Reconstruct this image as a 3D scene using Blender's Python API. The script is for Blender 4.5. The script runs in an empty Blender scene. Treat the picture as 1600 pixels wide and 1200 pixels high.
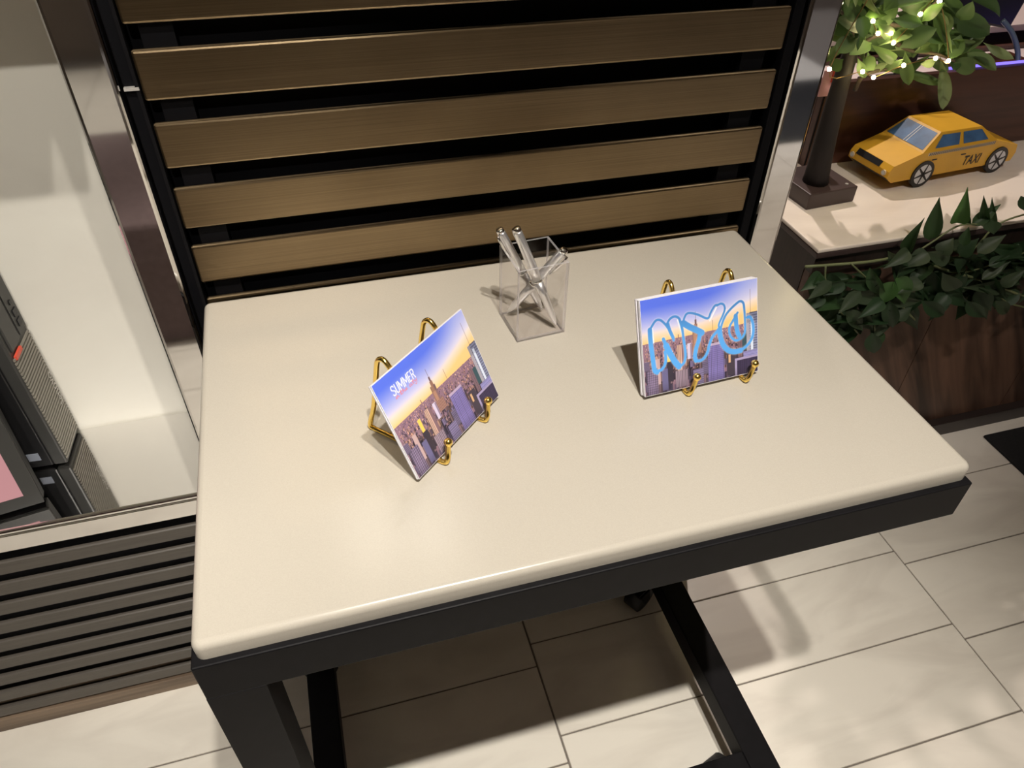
import bpy, bmesh, math, random
import numpy as np
from mathutils import Vector, Matrix
random.seed(7)

# ------------------------------------------------------------------ units
# measurements were taken in "table widths" (u), origin = front left corner of the table top
S = 0.78
H = 1.18                      # table height in u
def W(x, y, z): return Vector((S * x, S * y, S * (z + H)))

# ------------------------------------------------------------------ camera
scene = bpy.context.scene
RC = ((0.96157245, -0.27411316, 0.01550461), (-0.16948312, -0.63706861, -0.75194352), (0.21599511, 0.72042041, -0.65904518))
CU = Vector((0.2048081, -0.4809032, 0.7326278)); FPX = 1166.48
cam_d = bpy.data.cameras.new('camera'); cam = bpy.data.objects.new('camera', cam_d)
scene.collection.objects.link(cam)
r, d, f = (Vector(v) for v in RC)
cam.matrix_world = Matrix(((r.x, -d.x, -f.x, 0), (r.y, -d.y, -f.y, 0), (r.z, -d.z, -f.z, 0), (0, 0, 0, 1)))
cam.location = W(*CU)
cam_d.sensor_width = 36; cam_d.sensor_fit = 'HORIZONTAL'; cam_d.lens = FPX / 1600 * 36
cam_d.clip_start = 0.02
scene.camera = cam
def at(px, py, Y):
    """the place at depth Y (u) that was surveyed at this point of the photograph"""
    dr = r * ((px - 800) / FPX) + d * ((py - 600) / FPX) + f
    t = (Y - CU.y) / dr.y
    return CU + dr * t

# ------------------------------------------------------------------ world, exposure, lamps
world = bpy.data.worlds.new('world'); scene.world = world; world.use_nodes = True
world.node_tree.nodes['Background'].inputs[0].default_value = (1.0, 0.93, 0.84, 1)
world.node_tree.nodes['Background'].inputs[1].default_value = 0.05
vs = scene.view_settings
scene.cycles.transparent_max_bounces = 32
vs.view_transform = 'Standard'; vs.look = 'None'; vs.gamma = 1.0; vs.use_curve_mapping = False
vs.exposure = 0.16
WARM = (1.0, 0.935, 0.84)
# (x, y, z in u, watts, cone degrees, radius m, colour, aim)
LAMPS = [
    (0.28, -0.74, 2.40, 132, 68, 0.022, WARM, (0.15, 0.1, -1.18)),
    (0.53, -0.74, 2.40, 132, 68, 0.022, WARM, (0.35, 0.1, -1.18)),
    (1.95, 2.75, 2.40, 130, 110, 0.03, (1.0, 0.87, 0.79), None),
    (0.21, 2.02, 2.40, 4, 110, 0.03, WARM, None),
    (0.53, 1.94, 2.40, 4, 110, 0.03, WARM, None),
    (1.55, -0.60, 2.40, 75, 34, 0.05, (1.0, 0.90, 0.82), (2.1, 1.2, -0.25)),  # added fill for the taxi and counter front
    (-1.3, -2.7, 2.40, 180, 62, 0.05, WARM, None),  # added behind the camera, lights the floor mirrored in the left post
    (4.2, -3.6, 2.40, 150, 80, 0.05, (0.93, 0.93, 1.0), None),  # added to brighten the far floor mirrored high in the right post
    (2.5, -1.6, 2.40, 135, 50, 0.05, (1.0, 0.90, 0.80), None),  # added so the right post mirrors a lit floor near its foot
    (0.05, -2.0, 2.40, 125, 30, 0.03, WARM, (-0.48, 0.93, -0.12)),  # extra spot added only to lift the niche wall
]
def lamp_light(i, parent):
    x, y, z, w, cone, rad, c, aim = LAMPS[i]
    l = bpy.data.lights.new('lamp_light', 'SPOT'); l.energy = w; l.color = c
    l.spot_size = math.radians(cone); l.spot_blend = 1.0 if i < 2 else 0.6; l.shadow_soft_size = rad
    o = bpy.data.objects.new('lamp_light', l); scene.collection.objects.link(o)
    o.parent = parent; o.location = (0, 0, -0.012)
    if aim: o.rotation_euler = (W(*aim) - W(x, y, z)).to_track_quat('-Z', 'Y').to_euler()
    return o

# ------------------------------------------------------------------ materials
MATS = {}
def nmat(name):
    m = bpy.data.materials.new(name); m.use_nodes = True
    nt = m.node_tree; b = nt.nodes['Principled BSDF']
    return m, nt, b
def plain(name, col, rough=0.5, metal=0.0, spec=0.5, noise=0.0, scale=40.0, bump=0.0, stretch=(1, 1, 1), coat=0.0, sub=None, emit=None, estr=0.0, aniso=0.0):
    if name in MATS: return MATS[name]
    m, nt, b = nmat(name)
    b.inputs['Base Color'].default_value = (*col, 1); b.inputs['Roughness'].default_value = rough
    b.inputs['Metallic'].default_value = metal; b.inputs['Specular IOR Level'].default_value = spec
    b.inputs['Coat Weight'].default_value = coat; b.inputs['Anisotropic'].default_value = aniso
    if emit: b.inputs['Emission Color'].default_value = (*emit, 1); b.inputs['Emission Strength'].default_value = estr
    if noise or bump:
        tc = nt.nodes.new('ShaderNodeTexCoord'); mp = nt.nodes.new('ShaderNodeMapping'); mp.inputs['Scale'].default_value = stretch
        nz = nt.nodes.new('ShaderNodeTexNoise'); nz.inputs['Scale'].default_value = scale; nz.inputs['Detail'].default_value = 4
        nt.links.new(tc.outputs['Object'], mp.inputs[0]); nt.links.new(mp.outputs[0], nz.inputs[0])
        if noise:
            rp = nt.nodes.new('ShaderNodeValToRGB')
            rp.color_ramp.elements[0].position = 0.3; rp.color_ramp.elements[1].position = 0.7
            rp.color_ramp.elements[0].color = (*[c * (1 - noise) for c in col], 1)
            rp.color_ramp.elements[1].color = (*[min(1, c * (1 + noise)) for c in col], 1)
            nt.links.new(nz.outputs[0], rp.inputs[0]); nt.links.new(rp.outputs[0], b.inputs['Base Color'])
        if bump:
            bp = nt.nodes.new('ShaderNodeBump'); bp.inputs['Strength'].default_value = bump; bp.inputs['Distance'].default_value = 0.002
            nt.links.new(nz.outputs[0], bp.inputs['Height']); nt.links.new(bp.outputs[0], b.inputs['Normal'])
    MATS[name] = m
    return m
def marble(name, col, vein, rough, scale, amount=0.5, rot=0.6, stretch=(1, 3, 1)):
    m, nt, b = nmat(name)
    tc = nt.nodes.new('ShaderNodeTexCoord'); mp = nt.nodes.new('ShaderNodeMapping')
    mp.inputs['Scale'].default_value = stretch; mp.inputs['Rotation'].default_value = (0, 0, rot)
    geo = nt.nodes.new('ShaderNodeNewGeometry')
    nt.links.new(geo.outputs['Position'], mp.inputs[0])
    n1 = nt.nodes.new('ShaderNodeTexNoise'); n1.inputs['Scale'].default_value = scale; n1.inputs['Detail'].default_value = 8; n1.inputs['Distortion'].default_value = 1.4
    nt.links.new(mp.outputs[0], n1.inputs[0])
    rp = nt.nodes.new('ShaderNodeValToRGB'); e = rp.color_ramp.elements
    e[0].position = 0.30; e[0].color = (*vein, 1); e[1].position = 0.56; e[1].color = (*col, 1)
    mx = nt.nodes.new('ShaderNodeMix'); mx.data_type = 'RGBA'; mx.inputs['Factor'].default_value = amount
    mx.inputs[6].default_value = (*col, 1); nt.links.new(n1.outputs[0], rp.inputs[0]); nt.links.new(rp.outputs[0], mx.inputs[7])
    nt.links.new(mx.outputs[2], b.inputs['Base Color']); b.inputs['Roughness'].default_value = rough
    return m
def wood(name, c1, c2, rough, rot=(0, 0, 0), scale=(2, 30, 30)):
    m, nt, b = nmat(name)
    geo = nt.nodes.new('ShaderNodeNewGeometry'); m1 = nt.nodes.new('ShaderNodeMapping'); m1.inputs['Rotation'].default_value = rot
    mp = nt.nodes.new('ShaderNodeMapping'); mp.inputs['Scale'].default_value = scale
    nt.links.new(geo.outputs['Position'], m1.inputs[0]); nt.links.new(m1.outputs[0], mp.inputs[0])
    n1 = nt.nodes.new('ShaderNodeTexNoise'); n1.inputs['Scale'].default_value = 1.0; n1.inputs['Detail'].default_value = 6; n1.inputs['Distortion'].default_value = 0.6
    nt.links.new(mp.outputs[0], n1.inputs[0])
    rp = nt.nodes.new('ShaderNodeValToRGB'); e = rp.color_ramp.elements
    e[0].position = 0.35; e[0].color = (*c1, 1); e[1].position = 0.68; e[1].color = (*c2, 1)
    nt.links.new(n1.outputs[0], rp.inputs[0]); nt.links.new(rp.outputs[0], b.inputs['Base Color']); b.inputs['Roughness'].default_value = rough
    return m
def acrylic(name, tint, refl, milky=0.0):
    m, nt, b = nmat(name); nt.nodes.remove(b)
    out = nt.nodes['Material Output']
    tr = nt.nodes.new('ShaderNodeBsdfTransparent'); tr.inputs[0].default_value = (*tint, 1)
    gl = nt.nodes.new('ShaderNodeBsdfGlossy'); gl.inputs['Roughness'].default_value = 0.03
    lw = nt.nodes.new('ShaderNodeLayerWeight'); lw.inputs[0].default_value = 0.5
    pw = nt.nodes.new('ShaderNodeMath'); pw.operation = 'POWER'; pw.inputs[1].default_value = 4.0
    fr = nt.nodes.new('ShaderNodeMath'); fr.operation = 'MULTIPLY_ADD'; fr.inputs[1].default_value = refl; fr.inputs[2].default_value = 0.02
    nt.links.new(lw.outputs['Facing'], pw.inputs[0]); nt.links.new(pw.outputs[0], fr.inputs[0])
    mx = nt.nodes.new('ShaderNodeMixShader')
    nt.links.new(fr.outputs[0], mx.inputs[0]); nt.links.new(tr.outputs[0], mx.inputs[1]); nt.links.new(gl.outputs[0], mx.inputs[2])
    last = mx
    if milky:
        df = nt.nodes.new('ShaderNodeBsdfTranslucent'); df.inputs[0].default_value = (0.85, 0.83, 0.85, 1)
        d2 = nt.nodes.new('ShaderNodeBsdfDiffuse'); d2.inputs[0].default_value = (0.85, 0.83, 0.85, 1)
        ad = nt.nodes.new('ShaderNodeMixShader'); nt.links.new(df.outputs[0], ad.inputs[1]); nt.links.new(d2.outputs[0], ad.inputs[2])
        m2 = nt.nodes.new('ShaderNodeMixShader'); m2.inputs[0].default_value = milky
        nt.links.new(mx.outputs[0], m2.inputs[1]); nt.links.new(ad.outputs[0], m2.inputs[2]); last = m2
    nt.links.new(last.outputs[0], out.inputs[0])
    return m
def leafmat(name, c, trans=0.25, rough=0.55):
    m, nt, b = nmat(name)
    b.inputs['Base Color'].default_value = (*c, 1); b.inputs['Roughness'].default_value = rough
    out = nt.nodes['Material Output']
    tl = nt.nodes.new('ShaderNodeBsdfTranslucent'); tl.inputs[0].default_value = (*[min(1, v * 1.6) for v in c], 1)
    mx = nt.nodes.new('ShaderNodeMixShader'); mx.inputs[0].default_value = trans
    nt.links.new(b.outputs[0], mx.inputs[1]); nt.links.new(tl.outputs[0], mx.inputs[2]); nt.links.new(mx.outputs[0], out.inputs[0])
    return m
def emitmat(name, c, s):
    return plain(name, (0.02, 0.02, 0.02), emit=c, estr=s)

M_STONE = plain('quartz', (0.405, 0.374, 0.322), 0.22, noise=0.035, scale=900, spec=0.45)
M_BLACK = plain('black_powder_coat', (0.006, 0.0057, 0.0066), 0.5, noise=0.15, scale=60, spec=0.09)
def bronze():
    m, nt, b = nmat('brushed_bronze')
    b.inputs['Metallic'].default_value = 1; b.inputs['Anisotropic'].default_value = 0.75
    tc = nt.nodes.new('ShaderNodeTexCoord'); mp = nt.nodes.new('ShaderNodeMapping'); mp.inputs['Scale'].default_value = (3, 600, 600)
    nz = nt.nodes.new('ShaderNodeTexNoise'); nz.inputs['Scale'].default_value = 1.5; nz.inputs['Detail'].default_value = 5
    nt.links.new(tc.outputs['Object'], mp.inputs[0]); nt.links.new(mp.outputs[0], nz.inputs[0])
    big = nt.nodes.new('ShaderNodeTexNoise'); big.inputs['Scale'].default_value = 6; big.inputs['Detail'].default_value = 3
    nt.links.new(tc.outputs['Object'], big.inputs[0])
    ad = nt.nodes.new('ShaderNodeMath'); ad.operation = 'MULTIPLY_ADD'; ad.inputs[1].default_value = 0.45; ad.inputs[2].default_value = 0.28
    nt.links.new(big.outputs[0], ad.inputs[0])
    mid = nt.nodes.new('ShaderNodeMath'); mid.operation = 'MULTIPLY_ADD'; mid.inputs[1].default_value = 0.5
    nt.links.new(nz.outputs[0], mid.inputs[0]); nt.links.new(ad.outputs[0], mid.inputs[2])
    rp = nt.nodes.new('ShaderNodeValToRGB'); e = rp.color_ramp.elements
    e[0].position = 0.5; e[0].color = (0.19, 0.137, 0.081, 1); e[1].position = 0.95; e[1].color = (0.36, 0.27, 0.16, 1)
    nt.links.new(mid.outputs[0], rp.inputs[0]); nt.links.new(rp.outputs[0], b.inputs['Base Color'])
    rr = nt.nodes.new('ShaderNodeMapRange'); rr.inputs[3].default_value = 0.3; rr.inputs[4].default_value = 0.48
    nt.links.new(nz.outputs[0], rr.inputs[0]); nt.links.new(rr.outputs[0], b.inputs['Roughness'])
    bp = nt.nodes.new('ShaderNodeBump'); bp.inputs['Strength'].default_value = 0.12; bp.inputs['Distance'].default_value = 0.0006
    nt.links.new(nz.outputs[0], bp.inputs['Height']); nt.links.new(bp.outputs[0], b.inputs['Normal'])
    return m
M_BRONZE = bronze()
M_CHROME = plain('polished_steel', (0.80, 0.79, 0.78), 0.045, metal=1)
M_PEN = plain('satin_chrome', (0.88, 0.88, 0.90), 0.3, metal=0.9)
M_GOLD = plain('polished_gold', (1.0, 0.72, 0.20), 0.17, metal=1)
M_BACK = plain('black_backing', (0.002, 0.002, 0.003), 0.6, spec=0.12)
M_RUB = plain('dark_rubber', (0.02, 0.019, 0.02), 0.55, noise=0.2, scale=90)
M_TILE = marble('floor_tile_marble', (0.84, 0.795, 0.71), (0.66, 0.61, 0.54), 0.36, 3.0, 0.6)
M_GROUT = plain('grout', (0.20, 0.175, 0.15), 0.9, noise=0.1, scale=200)
M_WALLW = marble('white_marble', (0.90, 0.88, 0.80), (0.74, 0.70, 0.63), 0.5, 2.0, 0.45, rot=0.9)
M_COUNTER = marble('counter_marble', (0.80, 0.72, 0.64), (0.62, 0.54, 0.47), 0.25, 2.5, 0.55)
M_LOUV = plain('louvre_bronze', (0.078, 0.068, 0.058), 0.42, noise=0.12, scale=12, stretch=(1, 20, 20))
M_SKIRT = wood('skirting_wood', (0.11, 0.075, 0.05), (0.22, 0.16, 0.11), 0.5, (0, 0, 0), (3, 60, 60))
M_BOX = wood('mahogany', (0.05, 0.019, 0.013), (0.085, 0.034, 0.022), 0.38, (0, 0, 0), (3, 40, 40))
M_PANEL = wood('walnut_panel', (0.04, 0.022, 0.015), (0.17, 0.095, 0.064), 0.45, (0, 0.5, 0), (26, 6, 1.6))
M_DARKW = plain('dark_wood', (0.022, 0.014, 0.011), 0.45, noise=0.3, scale=8, stretch=(20, 20, 2))
M_BASEB = plain('dark_baseboard', (0.030, 0.022, 0.020), 0.35)
M_TRUNK = plain('dark_bark', (0.016, 0.011, 0.010), 0.75, noise=0.45, scale=30, bump=0.6, stretch=(1, 1, 0.3))
M_TBASE = plain('brown_base', (0.055, 0.035, 0.033), 0.4)
M_CASE = plain('black_plastic', (0.012, 0.012, 0.013), 0.4)
M_CASE2 = plain('grey_plastic', (0.045, 0.045, 0.043), 0.45)
M_RIB = plain('rib_plastic', (0.24, 0.225, 0.19), 0.4)
M_STICK = plain('sticker', (0.32, 0.35, 0.42), 0.4)
M_SILVER = plain('silver_print', (0.55, 0.53, 0.5), 0.35, metal=0.4)
M_PINK = plain('pink_screen', (0.03, 0.02, 0.02), 0.12, emit=(0.62, 0.30, 0.31), estr=0.75)
M_CARD = plain('card_white', (0.68, 0.665, 0.71), 0.4)
M_YEL = plain('taxi_yellow', (0.66, 0.36, 0.03), 0.38, noise=0.06, scale=14)
M_PAPER = plain('paper_edge', (0.60, 0.50, 0.36), 0.6)
M_TBLUE = plain('taxi_glass_print', (0.055, 0.13, 0.27), 0.35, noise=0.35, scale=25)
M_INK = plain('black_print', (0.010, 0.010, 0.012), 0.45)
M_WHEELW = plain('wheel_print', (0.62, 0.62, 0.64), 0.4)
M_STEM = plain('green_stem', (0.13, 0.15, 0.065), 0.5)
M_TWIG = plain('brown_twig', (0.05, 0.033, 0.022), 0.7)
M_BULB = emitmat('led_bulb', (1.0, 0.83, 0.40), 110)
M_WIRE = plain('copper_wire', (0.45, 0.28, 0.12), 0.3, metal=1)
M_CEIL = plain('ceiling_paint', (0.62, 0.58, 0.53), 0.8, noise=0.05, scale=3)
M_WALLR = plain('room_wall', (0.20, 0.165, 0.14), 0.7, noise=0.1, scale=2)
M_LAMP = emitmat('lamp_lens', (1.0, 0.86, 0.62), 45)
M_FABRIC = plain('mauve_fabric', (0.15, 0.105, 0.105), 0.8, noise=0.2, scale=60)
M_VIOLET = emitmat('violet_led', (0.22, 0.16, 1.0), 1.5)
M_RED = plain('red_plastic', (0.75, 0.10, 0.06), 0.4)
M_PINKC = plain('pink_card', (0.80, 0.42, 0.45), 0.5)
M_CABLE = plain('blue_grey_cable', (0.10, 0.14, 0.19), 0.4)
M_MAT = plain('black_mat', (0.008, 0.008, 0.009), 0.85, noise=0.3, scale=200)
M_DESK = marble('pink_desk', (0.74, 0.62, 0.60), (0.66, 0.54, 0.52), 0.35, 2.5, 0.4)
M_ACR = acrylic('clear_acrylic', (0.985, 0.98, 0.982), 0.35)
M_ACRE = acrylic('acrylic_edge', (0.93, 0.92, 0.95), 0.4, 0.30)
GARL = [leafmat('garland_leaf_a', (0.020, 0.048, 0.017)), leafmat('garland_leaf_b', (0.030, 0.068, 0.022)), leafmat('garland_leaf_c', (0.038, 0.060, 0.028)), leafmat('garland_leaf_bright', (0.060, 0.145, 0.035))]
OLIV = [leafmat('olive_leaf_a', (0.06, 0.11, 0.03), 0.35), leafmat('olive_leaf_b', (0.095, 0.15, 0.05), 0.35), leafmat('olive_leaf_c', (0.15, 0.20, 0.085), 0.35), leafmat('olive_leaf_d', (0.035, 0.07, 0.02), 0.3)]

# ------------------------------------------------------------------ mesh helpers
COL = scene.collection
def thing(name, label, cat, loc_u, group=None, kind=None):
    o = bpy.data.objects.new(name, None); COL.objects.link(o); o.location = W(*loc_u); o.empty_display_size = 0.05
    if label: o['label'] = label
    if cat: o['category'] = cat
    if group: o['group'] = group
    if kind: o['kind'] = kind
    return o
def wmat(o):
    m = Matrix.Translation(o.location) @ o.rotation_euler.to_matrix().to_4x4()
    return wmat(o.parent) @ m if o.parent else m
def obj(name, bm, mat, parent=None, smooth=False):
    me = bpy.data.meshes.new(name); bm.to_mesh(me); bm.free()
    for m in (mat if isinstance(mat, (list, tuple)) else [mat]): me.materials.append(m)
    if smooth:
        for p in me.polygons: p.use_smooth = True
    o = bpy.data.objects.new(name, me); COL.objects.link(o)
    if parent:
        me.transform(wmat(parent).inverted()); o.parent = parent
    else:
        # origin at the base of the mesh
        vs_ = np.array([v.co[:] for v in me.vertices]); c = Vector(((vs_[:, 0].min() + vs_[:, 0].max()) / 2, (vs_[:, 1].min() + vs_[:, 1].max()) / 2, vs_[:, 2].min()))
        me.transform(Matrix.Translation(-c)); o.location = c
    return o
def tag(o, label, cat, group=None, kind=None):
    o['label'] = label
    if cat: o['category'] = cat
    if group: o['group'] = group
    if kind: o['kind'] = kind
    return o
def struct(o, label=None, cat=None):
    o['kind'] = 'structure'
    if label: o['label'] = label
    if cat: o['category'] = cat
    return o
I4 = Matrix.Identity(4)
def box(bm, x0, x1, y0, y1, z0, z1, bev=0.0, mx=None, seg=2, mi=0):
    """box in u coordinates (world axes, or the axes of frame mx)"""
    mx = mx or I4
    vs_ = [bm.verts.new(W(*(mx @ Vector(c)))) for c in ((x0, y0, z0), (x1, y0, z0), (x1, y1, z0), (x0, y1, z0), (x0, y0, z1), (x1, y0, z1), (x1, y1, z1), (x0, y1, z1))]
    fs = [bm.faces.new([vs_[i] for i in q]) for q in ((0, 3, 2, 1), (4, 5, 6, 7), (0, 1, 5, 4), (1, 2, 6, 5), (2, 3, 7, 6), (3, 0, 4, 7))]
    for q in fs: q.material_index = mi
    if bev:
        es = list({e for q in fs for e in q.edges})
        bmesh.ops.bevel(bm, geom=es, offset=bev * S, segments=seg, profile=0.5, affect='EDGES')
    return fs
def bx(*a, **k):
    bm = bmesh.new(); box(bm, *a, **k); return bm
def tube(bm, pts, rad, n=8, cap=True, mx=None, closed=False):
    """tube through points in u; rad in u (number or list)"""
    P = [W(*((mx @ Vector(p)) if mx else p)) for p in pts]; k = len(P)
    rads = rad if isinstance(rad, (list, tuple)) else [rad] * k
    rings = []; up = Vector((0.13, 0.31, 0.94)).normalized()
    for i in range(k):
        a = P[(i - 1) % k] if (i or closed) else P[0]; b = P[(i + 1) % k] if (i < k - 1 or closed) else P[-1]
        t = (b - a).normalized()
        s = t.cross(up)
        if s.length < 1e-4: s = t.cross(Vector((1, 0, 0)))
        s.normalize(); up = s.cross(t).normalized()
        rings.append([bm.verts.new(P[i] + (s * math.cos(2 * math.pi * j / n) + up * math.sin(2 * math.pi * j / n)) * rads[i] * S) for j in range(n)])
    for i in range(k - 1 + closed):
        A, B = rings[i], rings[(i + 1) % k]
        for j in range(n): bm.faces.new((A[j], A[(j + 1) % n], B[(j + 1) % n], B[j]))
    if cap and not closed:
        bm.faces.new(rings[0][::-1]); bm.faces.new(rings[-1])
    return bm
def smoothpath(pts, n=6):
    P = [Vector(p) for p in pts]; out = []
    for i in range(len(P) - 1):
        p0, p1, p2, p3 = P[max(i - 1, 0)], P[i], P[i + 1], P[min(i + 2, len(P) - 1)]
        for j in range(n):
            t = j / n
            out.append(0.5 * ((2 * p1) + (p2 - p0) * t + (2 * p0 - 5 * p1 + 4 * p2 - p3) * t * t + (3 * p1 - p0 - 3 * p2 + p3) * t ** 3))
    out.append(P[-1]); return out
def ball(bm, c, rad, mx=None, seg=12):
    c = W(*((mx @ Vector(c)) if mx else c))
    bmesh.ops.create_uvsphere(bm, u_segments=seg, v_segments=max(6, seg // 2 + 2), radius=rad * S, matrix=Matrix.Translation(c))
def prism(bm, poly, mx, t0, t1, mi=0):
    """polygon in the (x, z) plane of frame mx, extruded from y = t0 to t1"""
    A = [bm.verts.new(W(*(mx @ Vector((a, t0, b))))) for a, b in poly]; B = [bm.verts.new(W(*(mx @ Vector((a, t1, b))))) for a, b in poly]
    fs = [bm.faces.new(A), bm.faces.new(B[::-1])]
    n = len(poly)
    for i in range(n): fs.append(bm.faces.new((A[i], B[i], B[(i + 1) % n], A[(i + 1) % n])))
    for q in fs: q.material_index = mi
    bmesh.ops.recalc_face_normals(bm, faces=fs)
def poly3(bm, pts, mx, mi=0):
    q = bm.faces.new([bm.verts.new(W(*(mx @ Vector(p)))) for p in pts]); q.material_index = mi; return q
def frame(x, y, z, yaw=0.0): return Matrix.Translation((x, y, z)) @ Matrix.Rotation(yaw, 4, 'Z')
def text_mesh(body, size_u, mx, depth=0.0006, shear=0.0, xscale=1.0, bold=0.0):
    """lettering lying in the (x, z) plane of frame mx, facing -y, lower left corner at the frame's origin"""
    cu = bpy.data.curves.new('lettering', 'FONT'); cu.body = body; cu.size = 1.0; cu.resolution_u = 3; cu.extrude = 0.0; cu.shear = shear; cu.offset = bold
    o = bpy.data.objects.new('lettering', cu); COL.objects.link(o)
    dg = bpy.context.evaluated_depsgraph_get(); me = bpy.data.meshes.new_from_object(o.evaluated_get(dg))
    bpy.data.objects.remove(o); bm = bmesh.new(); bm.from_mesh(me); bpy.data.meshes.remove(me)
    for v in bm.verts: v.co = W(*(mx @ Vector((v.co.x * size_u * xscale, -depth, v.co.y * size_u))))
    bmesh.ops.recalc_face_normals(bm, faces=bm.faces)
    return bm

# ------------------------------------------------------------------ the room
FZ = -H
RX0, RX1, RY0, RY1, CZ = -3.2, 5.2, -4.6, 4.2, 2.50
floor = struct(obj('floor', bx(RX0, RX1, RY0, RY1, FZ - 0.06, FZ - 0.004), M_GROUT), 'grouted floor under the long cream marble tiles', None)
tile_me = None
PIT, LEN = 0.2615, 1.19
phase = {0: 0.541, 1: 0.491, -1: 0.474, 2: 0.56, -2: 0.53, 3: 0.44, -3: 0.46}
def tile_mesh():
    bm = bmesh.new(); g = 0.0022
    box(bm, g, LEN - g, g, PIT - g, -0.012, 0.0, bev=0.0012, seg=1)
    me = bpy.data.meshes.new('floor_tile'); bm.to_mesh(me); bm.free(); me.transform(Matrix.Translation(-W(0, 0, 0))); me.materials.append(M_TILE); return me
tile_me = tile_mesh()
fl_inv = floor.location.copy()
for c, ph in phase.items():
    x0 = 0.58 + c * LEN; sx = 1.0
    if c == -1: x0, sx = -1.12, 1.70 / LEN      # the column under the louvred cabinet is laid with longer tiles
    if c < -1: x0 = -1.12 + (c + 1) * LEN
    if x0 + LEN > RX1 or x0 < RX0: continue
    k0 = math.ceil((RY0 - ph) / PIT); k1 = math.floor((RY1 - ph) / PIT)
    for k in range(k0, k1):
        o = bpy.data.objects.new('floor_tile', tile_me); COL.objects.link(o); o.parent = floor
        o.location = W(x0, ph + k * PIT, FZ) - fl_inv; o.scale.x = sx
struct(obj('ceiling', bx(RX0, RX1, RY0, RY1, CZ, CZ + 0.05), M_CEIL))
struct(obj('wall_front', bx(RX0, RX1, RY0 - 0.05, RY0, FZ, CZ), M_WALLR))
struct(obj('wall_left', bx(RX0 - 0.05, RX0, RY0, RY1, FZ, CZ), M_WALLR))
struct(obj('wall_right', bx(RX1, RX1 + 0.05, RY0, RY1, FZ, CZ), M_WALLR))
struct(obj('wall_back', bx(RX0, RX1, RY1, RY1 + 0.05, FZ, CZ), M_DESK))
struct(obj('wall_niche', bx(-2.4, -0.06, 0.935, 0.975, FZ, CZ), M_WALLW), 'white marble wall behind the steel shelf')

# ------------------------------------------------------------------ ceiling lamps
LN = ['over the quartz table, nearer the monitor', 'over the quartz table, nearer the counter', 'behind the counter with the tree', 'behind the slatted screen, nearer the steel shelf', 'behind the slatted screen, nearer the counter', 'added as fill, aimed at the paper taxi', 'added to light the floor reflected in the left post', 'added to light the far floor reflected high in the right post', 'added to light the floor reflected low in the right post', 'added to brighten the white marble wall']
for i, L in enumerate(LAMPS):
    t = thing('ceiling_lamp', 'round recessed ceiling lamp ' + LN[i], 'lamp', (L[0], L[1], 2.415), 'ceiling lamps')
    bm = bmesh.new(); tube(bm, [(L[0], L[1], 2.50), (L[0], L[1], 2.415)], 0.035, 20); obj('housing', bm, M_BLACK, t)
    bm = bmesh.new(); tube(bm, [(L[0], L[1], 2.4155), (L[0], L[1], 2.412)], 0.022, 20); obj('lens', bm, M_LAMP, t)
    if i in (3, 4):
        for k in (1, 2, 3):
            y = L[1] - 0.115 * k
            bm = bmesh.new(); tube(bm, [(L[0], y, 2.50), (L[0], y, 2.415)], 0.035, 20); obj('housing', bm, M_BLACK, t)
            bm = bmesh.new(); tube(bm, [(L[0], y, 2.4155), (L[0], y, 2.412)], 0.022, 20); obj('lens', bm, M_LAMP, t)
    lamp_light(i, t)

# ------------------------------------------------------------------ display table
tb = thing('display_table', 'cream quartz topped display table on a black wheeled frame', 'table', (0.5, 0.33, FZ))
TW, TD, TT = 1.0, 0.655, 0.026
bm = bmesh.new()
def slab(bm, x0, x1, y0, y1, z0, z1, rc, re):
    # rounded corners in plan and a bullnose at the upper edge
    prof = [(0.0, z0)] + [(0.0, z1 - re)] + [(re * (1 - math.cos(a)), z1 - re * (1 - math.sin(a))) for a in [math.pi / 2 * k / 5 for k in range(1, 6)]]
    rings = []
    for inset, z in prof:
        ring = []
        rr = max(rc - inset, 0.002)
        for cx, cy, a0 in ((x1 - rc, y0 + rc, -90), (x1 - rc, y1 - rc, 0), (x0 + rc, y1 - rc, 90), (x0 + rc, y0 + rc, 180)):
            for k in range(7):
                a = math.radians(a0 + 15 * k); ring.append(bm.verts.new(W(cx + rr * math.cos(a), cy + rr * math.sin(a), z)))
        rings.append(ring)
    n = len(rings[0])
    for A, B in zip(rings, rings[1:]):
        for j in range(n): bm.faces.new((A[j], A[(j + 1) % n], B[(j + 1) % n], B[j]))
    bm.faces.new([bm.verts.new(v.co) for v in rings[-1]]); bm.faces.new([bm.verts.new(v.co) for v in rings[0]][::-1])
slab(bm, 0, TW, 0, TD, -TT, 0, 0.012, 0.009)
o = obj('tabletop', bm, M_STONE, tb, True)
for p_ in o.data.polygons:
    if p_.area > 0.05: p_.use_smooth = False
A0, A1 = -TT - 0.0005, -0.094
X0, X1, Y0, Y1 = -0.005, 1.003, -0.008, 0.648
BW = 0.066
obj('front_apron', bx(X0, X1, Y0, Y0 + BW, A1, A0, bev=0.002), M_BLACK, tb)
obj('rear_apron', bx(X0, X1, Y1 - BW, Y1, A1, A0, bev=0.004), M_BLACK, tb)
obj('side_apron', bx(X0, X0 + BW, Y0 + BW, Y1 - BW, A1, A0, bev=0.004), M_BLACK, tb)
obj('side_apron', bx(X1 - BW, X1, Y0 + BW, Y1 - BW, A1, A0, bev=0.004), M_BLACK, tb)
LB0, LB1 = -1.079, -1.013
for lx, ly in ((X0, Y0), (X0, Y1 - BW), (X1 - BW, Y1 - BW)):
    obj('leg', bx(lx, lx + BW, ly, ly + BW, LB1, A1, bev=0.0008), M_BLACK, tb)
obj('foot_bar', bx(X0, X0 + BW, Y0, Y1, LB0, LB1, bev=0.003), M_BLACK, tb)
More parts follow.
